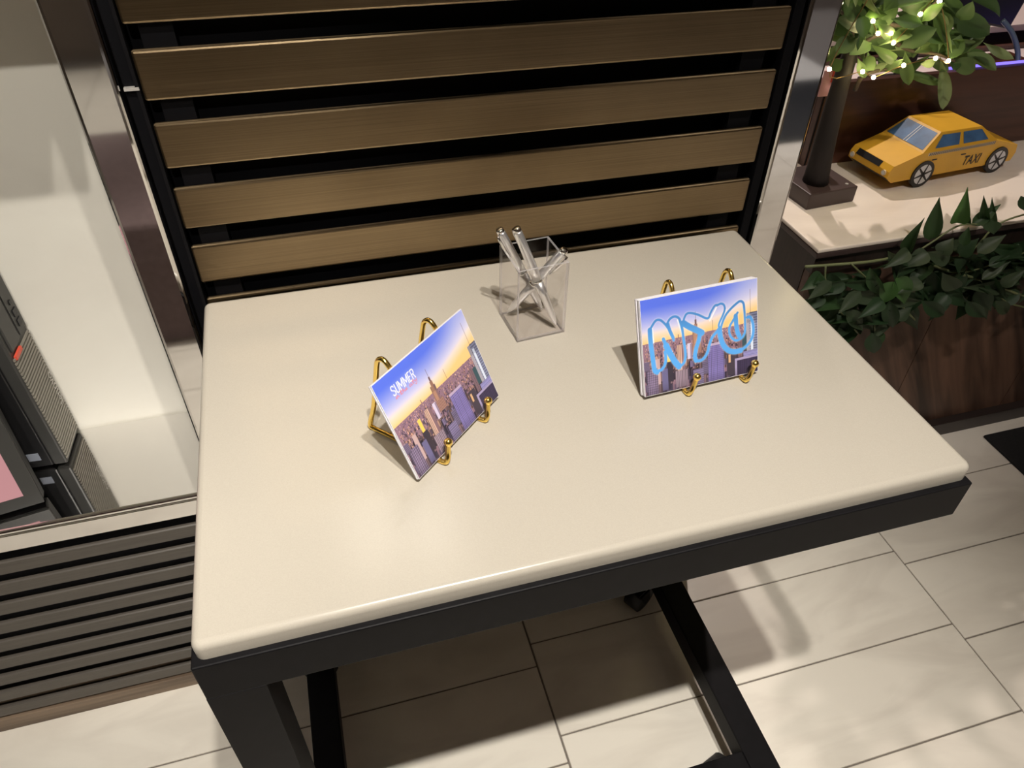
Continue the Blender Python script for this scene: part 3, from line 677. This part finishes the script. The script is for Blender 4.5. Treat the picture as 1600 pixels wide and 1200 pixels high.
obj('toe_kick', bx(KX0 + 0.02, KX1, KY0 + 0.0, KY1, FZ, FZ + 0.0615, bev=0.002), M_BASEB, kc)
# wooden box on the counter
wb = thing('wooden_box', 'long mahogany box standing on the back of the counter behind the taxi', 'box', (3.0, 1.6, KZ))
BZ = -0.028
obj('front_board', bx(1.70, 4.4, 1.385, 1.41, KZ, BZ, bev=0.002), M_BOX, wb)
obj('rear_board', bx(1.70, 4.4, 1.90, 1.92, KZ, KZ + 0.13), M_BOX, wb)
obj('end_board', bx(1.70, 1.72, 1.411, 1.899, KZ, BZ), M_BOX, wb)
obj('end_board', bx(4.38, 4.40, 1.411, 1.899, KZ, BZ), M_BOX, wb)
obj('inner_shelf', bx(1.721, 4.379, 1.411, 1.899, KZ + 0.10, KZ + 0.115), M_DESK, wb)
ls = obj('led_strip', bx(2.15, 4.3, 1.4115, 1.4195, BZ - 0.016, BZ + 0.004), M_VIOLET); tag(ls, 'glowing violet light strip inside the rim of the wooden box', 'light strip')
def dark_screen():
    t = thing('till_screen', 'large black screen seen from behind over the wooden box', 'screen', (2.6, 1.62, KZ + 0.115))
    mx = Matrix.Translation((2.53, 1.60, 0.028)) @ Matrix.Rotation(math.radians(12), 4, 'Y')
    obj('housing', bx(-0.46, 0.0, 0, 0.04, 0.0, 0.36, bev=0.008, mx=mx @ Matrix.Translation((0, 0, -0.02))), M_CASE, t)
    obj('stem', bx(2.18, 2.24, 1.645, 1.67, KZ + 0.13, 0.12, bev=0.004), M_CASE, t)
    obj('foot', bx(2.10, 2.32, 1.58, 1.74, KZ + 0.1155, KZ + 0.1295, bev=0.004), M_CASE, t)
dark_screen()
bm = bmesh.new(); tube(bm, smoothpath([(2.42, 1.545, 0.06), (2.455, 1.52, 0.025), (2.475, 1.485, -0.03), (2.46, 1.455, -0.09), (2.40, 1.44, -0.145), (2.30, 1.44, -0.159)], 6), 0.008, 10)
tag(obj('cable', bm, M_CABLE, None, True), 'blue grey cable hanging from the black screen into the wooden box', 'cable')
bm = bmesh.new(); tube(bm, smoothpath([(2.20, 1.50, -0.155), (2.255, 1.47, -0.06), (2.285, 1.45, -0.045), (2.31, 1.44, -0.075), (2.33, 1.46, -0.155)], 6), 0.007, 10)
tag(obj('black_cable', bm, M_RUB, None, True), 'short black cable looping inside the wooden box', 'cable')
wbx = thing('card_holder', 'reddish brown wooden holder standing inside the long box', 'holder', (2.5, 1.62, KZ + 0.115))
obj('body', bx(2.28, 2.52, 1.475, 1.56, KZ + 0.1155, -0.045, bev=0.003), plain('red_wood', (0.17, 0.05, 0.03), 0.4, noise=0.2, scale=20), wbx)
obj('slot', bx(2.31, 2.49, 1.49, 1.545, -0.0448, -0.0435), M_BOX, wbx)
bc = thing('back_counter', 'pale pink topped counter standing behind the wooden box', 'counter', (3.0, 2.5, FZ))
obj('countertop', bx(1.5, 4.9, 1.98, 3.1, -0.13, -0.105, bev=0.003), M_DESK, bc)
obj('body', bx(1.55, 4.85, 2.02, 3.06, FZ, -0.1305), M_DARKW, bc)
# floor mat
tag(obj('floor_mat', bx(2.41, 3.3, 0.25, 0.886, FZ + 0.0005, FZ + 0.011, bev=0.003), M_MAT), 'black floor mat lying on the tiles before the counter', 'mat')

# ------------------------------------------------------------------ paper taxi
TY = math.radians(5.5); tm = Matrix.Translation((1.962, 1.183, KZ)) @ Matrix.Rotation(TY, 4, 'Z')
tx = thing('paper_taxi', 'yellow folded paper taxi with blue windows standing on the counter', 'model car', (2.1, 1.27, KZ))
TWD = 0.165
prof = [(-0.112, 0.030), (-0.135, 0.048), (-0.133, 0.066), (-0.122, 0.082), (-0.028, 0.108), (0.262, 0.108), (0.362, 0.080), (0.370, 0.055), (0.362, 0.028)]
bm = bmesh.new(); prism(bm, prof, tm, 0.0, TWD); obj('body', bm, M_YEL, tx)
ins = 0.018
bot = [(-0.028, 0, 0.1082), (0.262, 0, 0.1082), (0.262, TWD, 0.1082), (-0.028, TWD, 0.1082)]; top = [(0.035, ins, 0.157), (0.196, ins, 0.153), (0.196, TWD - ins, 0.153), (0.035, TWD - ins, 0.157)]
bm = bmesh.new(); A = [bm.verts.new(W(*(tm @ Vector(p)))) for p in bot]; B = [bm.verts.new(W(*(tm @ Vector(p)))) for p in top]
bm.faces.new(A[::-1]); bm.faces.new(B)
for i in range(4): bm.faces.new((A[i], A[(i + 1) % 4], B[(i + 1) % 4], B[i]))
obj('cabin', bm, M_YEL, tx)
def on(face, s, t_, off=0.0008):
    # point on a cabin face: face = 4 corners (bottom-left, bottom-right, top-right, top-left)
    a, b, c, e = (Vector(v) for v in face); n = (b - a).cross(e - a).normalized()
    return (a * (1 - s) + b * s) * (1 - t_) + (e * (1 - s) + c * s) * t_ + n * off
near = (bot[0], bot[1], top[1], top[0]); front = (bot[3], bot[0], top[0], top[3]); far = (bot[2], bot[3], top[3], top[2]); rear = (bot[1], bot[2], top[2], top[1])
def patch(name, face, quad, mat, off=0.0008, parent=None):
    bm = bmesh.new(); poly3(bm, [on(face, s, t_, off) for s, t_ in quad], tm); return obj(name, bm, mat, parent or tx)
for fc, sgn in ((near, 0), (far, 1)):
    qs = [[(0.13, 0.16), (0.47, 0.16), (0.47, 0.84), (0.09, 0.84)], [(0.535, 0.16), (0.90, 0.16), (0.93, 0.84), (0.535, 0.84)]]
    for q in qs: patch('side_window', fc, [(1 - s, t_) if sgn else (s, t_) for s, t_ in (q if not sgn else q[::-1])], M_TBLUE)
ws = patch('windscreen', front, [(0.05, 0.10), (0.95, 0.10), (0.95, 0.90), (0.05, 0.90)], M_TBLUE)
for s in (0.47, 0.53): patch('windscreen_stripe', front, [(s - 0.008, 0.10), (s + 0.008, 0.10), (s + 0.008, 0.90), (s - 0.008, 0.90)], M_WHEELW, 0.0014)
patch('rear_window', rear, [(0.08, 0.15), (0.92, 0.15), (0.92, 0.85), (0.08, 0.85)], M_TBLUE)
for sd, y in ((0, -0.0008), (1, TWD + 0.0008)):
    bm = bmesh.new(); bm2 = bmesh.new()
    for k in range(36):
        x = 0.0 + k * 0.0072
        poly3(bm, [(x, y, 0.097), (x + 0.0036, y, 0.097), (x + 0.0058, y, 0.1055), (x + 0.0022, y, 0.1055)], tm)
    poly3(bm2, [(-0.004, y * 0.6, 0.0965), (0.258, y * 0.6 if not sd else TWD + 0.0004, 0.0965), (0.258, y * 0.6 if not sd else TWD + 0.0004, 0.106), (-0.004, y * 0.6 if not sd else TWD + 0.0004, 0.106)], tm) if not sd else poly3(bm2, [(-0.004, TWD + 0.0004, 0.0965), (0.258, TWD + 0.0004, 0.0965), (0.258, TWD + 0.0004, 0.106), (-0.004, TWD + 0.0004, 0.106)], tm)
    c = obj('checker_band', bm2, M_PAPER, tx); obj('checks', bm, M_INK, c)['kind'] = 'stuff'
for x in (0.020, 0.132): obj('door_handle', bx(x, x + 0.018, -0.0012, -0.0002, 0.080, 0.0835, mx=tm), M_INK, tx)
prism_m = tm
bm = text_mesh('TAXI', 0.042, tm @ Matrix.Translation((0.150, -0.0012, 0.045)), 0.0, shear=0.15, xscale=0.74, bold=0.018); obj('taxi_lettering', bm, M_INK, tx)
def nose(name, y0, y1, z0, z1, mat, off=0.001):
    xs = lambda z: -0.135 + (z - 0.048) / 0.018 * 0.002 if z < 0.066 else -0.133 + (z - 0.066) / 0.016 * 0.011
    bm = bmesh.new(); poly3(bm, [(xs(z0) - off, y1, z0), (xs(z0) - off, y0, z0), (xs(z1) - off, y0, z1), (xs(z1) - off, y1, z1)], tm); return obj(name, bm, mat, tx)
nose('grille', 0.042, 0.142, 0.0662, 0.0815, M_INK)
for y in (0.018, 0.152):
    bm = bmesh.new(); tube(bm, [(-0.1368, y, 0.0585), (-0.132, y, 0.0585)], 0.0085, 14, mx=tm); hl = obj('headlight', bm, M_PAPER, tx)
    bm = bmesh.new(); tube(bm, [(-0.1376, y, 0.0585), (-0.1369, y, 0.0585)], 0.0055, 14, mx=tm); obj('bulb', bm, M_WHEELW, hl)
bm = bmesh.new(); poly3(bm, [(-0.113, TWD - 0.01, 0.0302), (-0.113, 0.006, 0.0302), (-0.1355, 0.006, 0.0475), (-0.1355, TWD - 0.01, 0.0475)], tm); obj('lower_grille', bm, M_INK, tx)
WR = 0.041
for wx in (0.0, 0.295):
    for y0, y1, out in ((-0.004, 0.006, -1), (TWD - 0.006, TWD + 0.004, 1)):
        bm = bmesh.new(); tube(bm, [(wx, y0, WR), (wx, y1, WR)], WR, 30, mx=tm); w_ = obj('wheel', bm, M_INK, tx)
        yo = y0 - 0.0006 if out < 0 else y1 + 0.0006
        bm = bmesh.new(); tube(bm, [(wx, yo, WR), (wx, yo + 0.0005 * (-out), WR)], WR * 0.74, 28, mx=tm); obj('rim', bm, M_WHEELW, w_)
        bm = bmesh.new(); yy = yo + 0.0004 * out
        for k in range(6):
            a = math.pi / 3 * k + 0.26; ca, sa = math.cos(a), math.sin(a); R2 = WR * 0.75; hw = 0.0042
            poly3(bm, [(wx - sa * hw, yy, WR + ca * hw), (wx + sa * hw, yy, WR - ca * hw), (wx + ca * R2 + sa * hw * .55, yy, WR + sa * R2 - ca * hw * .55), (wx + ca * R2 - sa * hw * .55, yy, WR + sa * R2 + ca * hw * .55)], tm)
        obj('spokes', bm, M_INK, w_)

# ------------------------------------------------------------------ leaves
def leaf_mesh(name, shape, curl, fold, mat):
    """unit leaf along +x, width in y, normal +z"""
    n = 9; V = []; F = []
    for i in range(n + 1):
        t = i / n
        w = {'lance': 0.5 * (math.sin(math.pi * t ** 0.8)) ** 0.9, 'ovate': 0.5 * (math.sin(math.pi * t ** 0.62)) ** 1.1 * (1 - 0.15 * t), 'strap': 0.5 * (math.sin(math.pi * t ** 1.15)) ** 0.75 * (0.35 + 0.65 * min(1, t * 3))}[shape]
        w = max(w, 0.012)
        ang = curl * t; x = math.sin(ang) / curl if abs(curl) > 1e-3 else t; z = -(1 - math.cos(ang)) / curl if abs(curl) > 1e-3 else 0
        for s in (-1, -0.5, 0, 0.5, 1):
            V.append((x, s * w, z + fold * abs(s) * w))
    ex, ez = V[-3][0], V[-3][2] - 0; L0 = math.hypot(ex, ez); c0, s0 = ex / L0 / L0, ez / L0 / L0
    V = [(x * c0 + z * s0, y, -x * s0 + z * c0) for x, y, z in V]
    for i in range(n):
        for j in range(4):
            a = i * 5 + j; F.append((a, a + 5, a + 6, a + 1))
    me = bpy.data.meshes.new(name); me.from_pydata(V, [], F); me.materials.append(mat)
    for p in me.polygons: p.use_smooth = True
    return me
def put_leaf(me, parent, a, b, width, roll=0.0, nrm=None):
    """a, b: base and tip in u; width in u"""
    a_, b_ = W(*a), W(*b); x = b_ - a_; L_ = x.length; x.normalize()
    n = (cam.location - a_).normalized() if nrm is None else Vector(nrm).normalized()
    y = n.cross(x)
    if y.length < 1e-3: y = Vector((0, 0, 1)).cross(x)
    y.normalize(); n = x.cross(y)
    y, n = y * math.cos(roll) + n * math.sin(roll), n * math.cos(roll) - y * math.sin(roll)
    wd = width * S
    m = Matrix(((x.x * L_, y.x * wd, n.x * L_, a_.x), (x.y * L_, y.y * wd, n.y * L_, a_.y), (x.z * L_, y.z * wd, n.z * L_, a_.z), (0, 0, 0, 1)))
    o = bpy.data.objects.new('leaf', me); COL.objects.link(o); o.parent = parent
    o.matrix_local = wmat(parent).inverted() @ m
    return o

# ------------------------------------------------------------------ olive tree with fairy lights
TBX, TBY = 1.63, 1.222
tr = thing('artificial_tree', 'small artificial olive tree with lit leaves on a square brown base', 'tree', (TBX, TBY, KZ))
bmx = frame(1.552, 1.135, KZ, math.radians(4.6))
bm = bmesh.new(); box(bm, 0, 0.165, 0, 0.165, 0, 0.048, bev=0.003, mx=bmx); obj('base', bm, M_TBASE, tr)
bm = bmesh.new(); tube(bm, [(0.142, 0.022, 0.047), (0.142, 0.022, 0.0495)], 0.005, 10, mx=bmx); obj('screw', bm, M_SILVER, tr)
T0 = Vector((1.612, 1.205, KZ + 0.048)); T1 = at(1323, 100, 1.205); T2 = at(1352, 20, 1.22); T3 = Vector((T2.x + 0.05, 1.24, T2.z + 0.25))
tp = smoothpath([T0, T0.lerp(T1, 0.5) + Vector((-0.004, 0, 0)), T1, T2, T3], 5)
bm = bmesh.new(); tube(bm, [tuple(v) for v in tp], [0.037 - 0.027 * (i / (len(tp) - 1)) ** 0.75 for i in range(len(tp))], 14); obj('trunk', bm, M_TRUNK, tr, True)
BR = [[(1338, 60, 1.21), (1360, 20, 1.19), (1400, 40, 1.17), (1440, 22, 1.16), (1475, -10, 1.15)], [(1330, 85, 1.205), (1372, 55, 1.18), (1420, 78, 1.16), (1465, 85, 1.15), (1492, 96, 1.14)], [(1336, 140, 1.19), (1350, 118, 1.17), (1385, 108, 1.16), (1415, 104, 1.15)], [(1340, 60, 1.21), (1325, 30, 1.18), (1305, 10, 1.16)], [(1352, 20, 1.22), (1400, -40, 1.24), (1470, -60, 1.24), (1530, -40, 1.22)], [(1352, 20, 1.22), (1330, -60, 1.15), (1290, -90, 1.05)]]
brp = []
for b_ in BR:
    pp = smoothpath([at(*q) for q in b_], 5); brp.append(pp)
    bm = bmesh.new(); tube(bm, [tuple(v) for v in pp], [0.007 - 0.0045 * i / (len(pp) - 1) for i in range(len(pp))], 8); obj('branch', bm, M_TWIG, tr, True)
OL = [[leaf_mesh('olive_leaf', sh_, cu, fo, m) for m in OLIV] for sh_, cu, fo in (('strap', 0.5, 0.18), ('strap', -0.5, 0.2), ('strap', 1.1, 0.15), ('lance', 0.35, 0.22))]
PICK = [(1469, 88, 1473, 171, 21, 2, 0), (1414, 80, 1420, 133, 21, 1, 1), (1362, 67, 1327, 86, 24, 0, 0), (1372, 72, 1431, 47, 18, 1, 2), (1404, 76, 1464, 44, 27, 3, 0), (1468, 8, 1546, 54, 32, 3, 0), (1468, 12, 1478, 56, 28, 0, 1), (1440, 34, 1476, 4, 18, 0, 0), (1478, 92, 1540, 57, 17, 1, 1), (1480, 96, 1524, 109, 26, 1, 0), (1408, 18, 1464, 8, 26, 3, 0), (1372, 50, 1402, -2, 20, 0, 0), (1352, 44, 1306, 30, 28, 3, 0), (1342, 58, 1304, 80, 26, 3, 1), (1352, 30, 1318, 2, 24, 0, 0), (1356, 80, 1362, 112, 18, 1, 0), (1350, 116, 1388, 98, 12, 2, 0), (1398, 107, 1472, 132, 15, 1, 1), (1318, 92, 1298, 108, 22, 0, 0), (1536, 66, 1584, 92, 14, 2, 2), (1424, 62, 1502, 74, 20, 0, 0), (1384, 60, 1430, 50, 15, 1, 0), (1462, 96, 1438, 100, 14, 2, 0), (1500, 32, 1520, 2, 24, 0, 0), (1502, 52, 1486, 92, 26, 0, 1), (1456, 70, 1428, 82, 16, 1, 0), (1430, 20, 1405, 50, 22, 0, 0), (1450, 28, 1430, 52, 22, 1, 1), (1364, 40, 1392, 20, 18, 0, 0), (1345, 20, 1350, 60, 20, 3, 0), (1396, 60, 1372, 38, 18, 0, 0), (1400, 95, 1362, 70, 16, 1, 0), (1480, 60, 1462, 20, 22, 1, 1), (1340, 90, 1352, 122, 14, 1, 0), (1376, 112, 1412, 92, 13, 1, 0), (1330, 40, 1300, 50, 22, 3, 0), (1322, 14, 1352, -12, 22, 0, 0), (1520, 70, 1488, 62, 20, 0, 0), (1392, 30, 1442, 38, 18, 3, 0)]
PXU = 500.0
for i, (x0, y0, x1, y1, w, mi, sh_) in enumerate(PICK):
    Yb = 1.14 + 0.05 * random.random(); a = at(x0, y0, Yb); b = at(x1, y1, Yb + random.uniform(-0.05, 0.03))
    put_leaf(OL[sh_][mi], tr, a, b, w / 600, random.uniform(-0.35, 0.35))
for i in range(64):
    x = random.uniform(1305, 1520); y = random.uniform(-10, 95 if x > 1350 else 60); an = random.uniform(0, 6.28); Lp = random.uniform(45, 75)
    Yb = random.uniform(1.17, 1.27); put_leaf(OL[random.randrange(4)][random.choice((0, 0, 1, 3, 3))], tr, at(x, y, Yb), at(x + Lp * math.cos(an), min(y + Lp * math.sin(an) * 0.8, 110), Yb + random.uniform(-0.05, 0.03)), random.uniform(0.026, 0.038), random.uniform(-0.7, 0.7))
for i in range(46):      # inner and upper leaves
    pp = random.choice(brp[:2] + brp[4:] * 2); q = pp[random.randrange(len(pp))]
    dv = Vector((random.gauss(0, 1), random.gauss(-0.2, 1), random.gauss(0.0, 0.8))).normalized() * random.uniform(0.08, 0.15)
    if q.z < 0.16 and dv.y < 0: dv.y *= -1
    put_leaf(OL[random.randrange(4)][random.randrange(4)], tr, q, q + dv, random.uniform(0.024, 0.036), random.uniform(-0.8, 0.8))
fl = thing('fairy_lights', 'warm white fairy lights wound through the olive tree', 'string lights', tuple(T2), None)
LP_ = [(1364, 33, 1.15), (1372, 52, 1.14), (1392, 52, 1.14), (1396, 67, 1.13), (1438, 22, 1.13), (1468, 2, 1.12), (1482, 95, 1.105), (1462, 91, 1.11), (1412, 102, 1.12), (1365, 121, 1.13), (1348, 112, 1.14), (1296, 108, 1.13)]
pts = [at(*q) for q in LP_] + [Vector((1.55, 1.08, 0.42)), Vector((1.62, 1.15, 0.55)), Vector((1.50, 1.02, 0.50)), Vector((1.68, 1.20, 0.62)), Vector((1.78, 1.22, 0.45)), Vector((1.44, 0.98, 0.52))]
bm = bmesh.new(); tube(bm, [tuple(v) for v in smoothpath(pts, 5)], 0.0012, 6); obj('wire', bm, M_WIRE, fl)
for q in pts:
    bm = bmesh.new(); ball(bm, tuple(q), 0.0052, seg=10); obj('bulb', bm, M_BULB, fl, True)
cd = thing('price_tag', 'small red and pink tag standing behind the tree trunk', 'tag', (1.80, 1.37, KZ))
cc = at(1299, 122, 1.34)
obj('card', bx(cc.x - 0.028, cc.x + 0.022, 1.338, 1.342, cc.z - 0.05, cc.z + 0.022), M_PINKC, cd)
obj('clip', bx(cc.x - 0.002, cc.x + 0.024, 1.330, 1.3375, cc.z - 0.01, cc.z + 0.026), M_RED, cd)
obj('rod', bx(cc.x - 0.004, cc.x + 0.000, 1.3425, 1.346, KZ + 0.004, cc.z), M_BLACK, cd)
obj('foot', bx(cc.x - 0.02, cc.x + 0.02, 1.330, 1.366, KZ, KZ + 0.0038), M_BLACK, cd)

# ------------------------------------------------------------------ leafy garland along the counter edge
ga = thing('leaf_garland', 'dark green leaf garland hanging along the front edge of the counter', 'garland', (2.0, 0.88, KZ - 0.10))
GL = [[leaf_mesh('garland_leaf', 'ovate', cu, fo, m) for m in GARL] for cu, fo in ((0.35, 0.25), (-0.3, 0.2), (0.7, 0.3))]
STEM = [[(1258, 417, .925), (1350, 410, .90), (1420, 402, .90), (1472, 420, .89), (1540, 440, .89), (1600, 462, .88), (1660, 470, .88)], [(1420, 402, .90), (1460, 376, .90), (1500, 352, .90), (1545, 352, .90)], [(1330, 412, .90), (1360, 440, .89), (1400, 470, .88), (1430, 500, .88)], [(1290, 416, .91), (1290, 440, .90), (1300, 470, .89), (1340, 520, .885)], [(1480, 410, .90), (1520, 390, .90), (1560, 350, .905), (1620, 330, .91)], [(1480, 430, .89), (1530, 420, .89), (1600, 395, .89)], [(1360, 440, .89), (1365, 490, .885), (1370, 540, .885)], [(1530, 436, .885), (1570, 470, .88), (1600, 480, .88)]]
for i, st_ in enumerate(STEM):
    pp = smoothpath([at(*q) for q in st_], 5); bm = bmesh.new(); tube(bm, [tuple(v) for v in pp], 0.0042 if i == 0 else 0.0026, 7); obj('stem', bm, M_STEM, ga, True)
GP = [(1417, 394, 1445, 340, 17, 1), (1452, 375, 1468, 308, 22, 1), (1495, 348, 1512, 292, 21, 3), (1540, 355, 1537, 305, 13, 1), (1546, 359, 1550, 308, 13, 1), (1518, 352, 1564, 319, 17, 1), (1550, 345, 1553, 366, 20, 1), (1512, 352, 1515, 335, 7, 0), (1505, 384, 1514, 354, 14, 1), (1483, 408, 1443, 394, 20, 2), (1494, 452, 1472, 426, 24, 2), (1534, 437, 1580, 408, 15, 2), (1527, 395, 1572, 367, 20, 2), (1545, 416, 1578, 399, 16, 0), (1563, 446, 1604, 420, 17, 2), (1404, 428, 1413, 475, 25, 3), (1397, 440, 1377, 476, 23, 3), (1595, 306, 1612, 330, 14, 0), (1596, 318, 1616, 336, 12, 0), (1362, 520, 1366, 552, 22, 0), (1390, 470, 1395, 512, 22, 0), (1300, 440, 1262, 468, 16, 2), (1320, 442, 1286, 462, 16, 0), (1345, 455, 1310, 490, 18, 2), (1380, 470, 1340, 498, 20, 0), (1440, 470, 1475, 492, 20, 0), (1530, 450, 1548, 486, 24, 0), (1555, 470, 1572, 490, 18, 2), (1400, 500, 1425, 480, 18, 2), (1420, 392, 1380, 420, 18, 2), (1450, 395, 1410, 420, 22, 2), (1430, 405, 1400, 435, 18, 0), (1500, 400, 1530, 372, 20, 0), (1470, 398, 1490, 372, 22, 2), (1440, 440, 1400, 460, 22, 2), (1480, 460, 1452, 488, 22, 0), (1510, 470, 1540, 496, 20, 0)]
for x0, y0, x1, y1, w, mi in GP:
    Yb = 0.838 + 0.02 * random.random()
    if y1 < 345: Yb = 0.905
    put_leaf(GL[random.randrange(3)][mi], ga, at(x0, y0, Yb), at(x1, y1, Yb + random.uniform(-0.015, 0.01)), w / 480 * 1.05, random.uniform(-0.3, 0.3))
def gb(x):
    xs_ = [1250, 1280, 1330, 1370, 1400, 1440, 1500, 1560, 1620, 1700]; top_ = [418, 412, 402, 396, 388, 380, 372, 366, 362, 358]; bot_ = [455, 505, 540, 555, 520, 495, 500, 488, 482, 480]
    return np.interp(x, xs_, top_), np.interp(x, xs_, bot_)
for i in range(165):
    x = random.uniform(1268, 1690); a_, b_ = gb(x); y = random.uniform(a_ + 14, b_ - 26)
    Yb = random.uniform(0.875, 0.925)
    ang = random.gauss(2.2, 0.9); Lp = random.uniform(42, 64)
    x1 = x + Lp * math.cos(ang); y1 = y + Lp * abs(math.sin(ang)) * random.choice((1, 1, 0.6, -0.3)); y1 = min(y1, b_ + 4); y1 = max(y1, a_ + 4)
    put_leaf(GL[random.randrange(3)][random.choice((0, 0, 0, 1, 2))], ga, at(x, y, Yb), at(x1, y1, Yb + random.uniform(-0.03, 0.015)), random.uniform(0.034, 0.05), random.uniform(-0.7, 0.7))

# ------------------------------------------------------------------ added behind the camera for the polished steel to reflect
bn = thing('reflection_block', 'low mauve block added for the left post to reflect', 'reflection_block', (-0.6, -1.25, FZ))  # added as a dark reflection for the left post, in place of a person
obj('block_top', bx(-1.5, 0.05, -1.75, -0.85, -0.78, -0.62, bev=0.02), M_FABRIC, bn)
obj('block_base', bx(-1.45, 0.0, -1.70, -0.90, FZ, -0.7805), M_FABRIC, bn)
tag(obj('reflected_mat', bx(2.6, 4.3, -2.95, -2.0, FZ + 0.0005, FZ + 0.011), M_MAT), 'wide black mat added on the open floor for the right post to reflect', 'mat')  # added to give the right post its dark reflected band
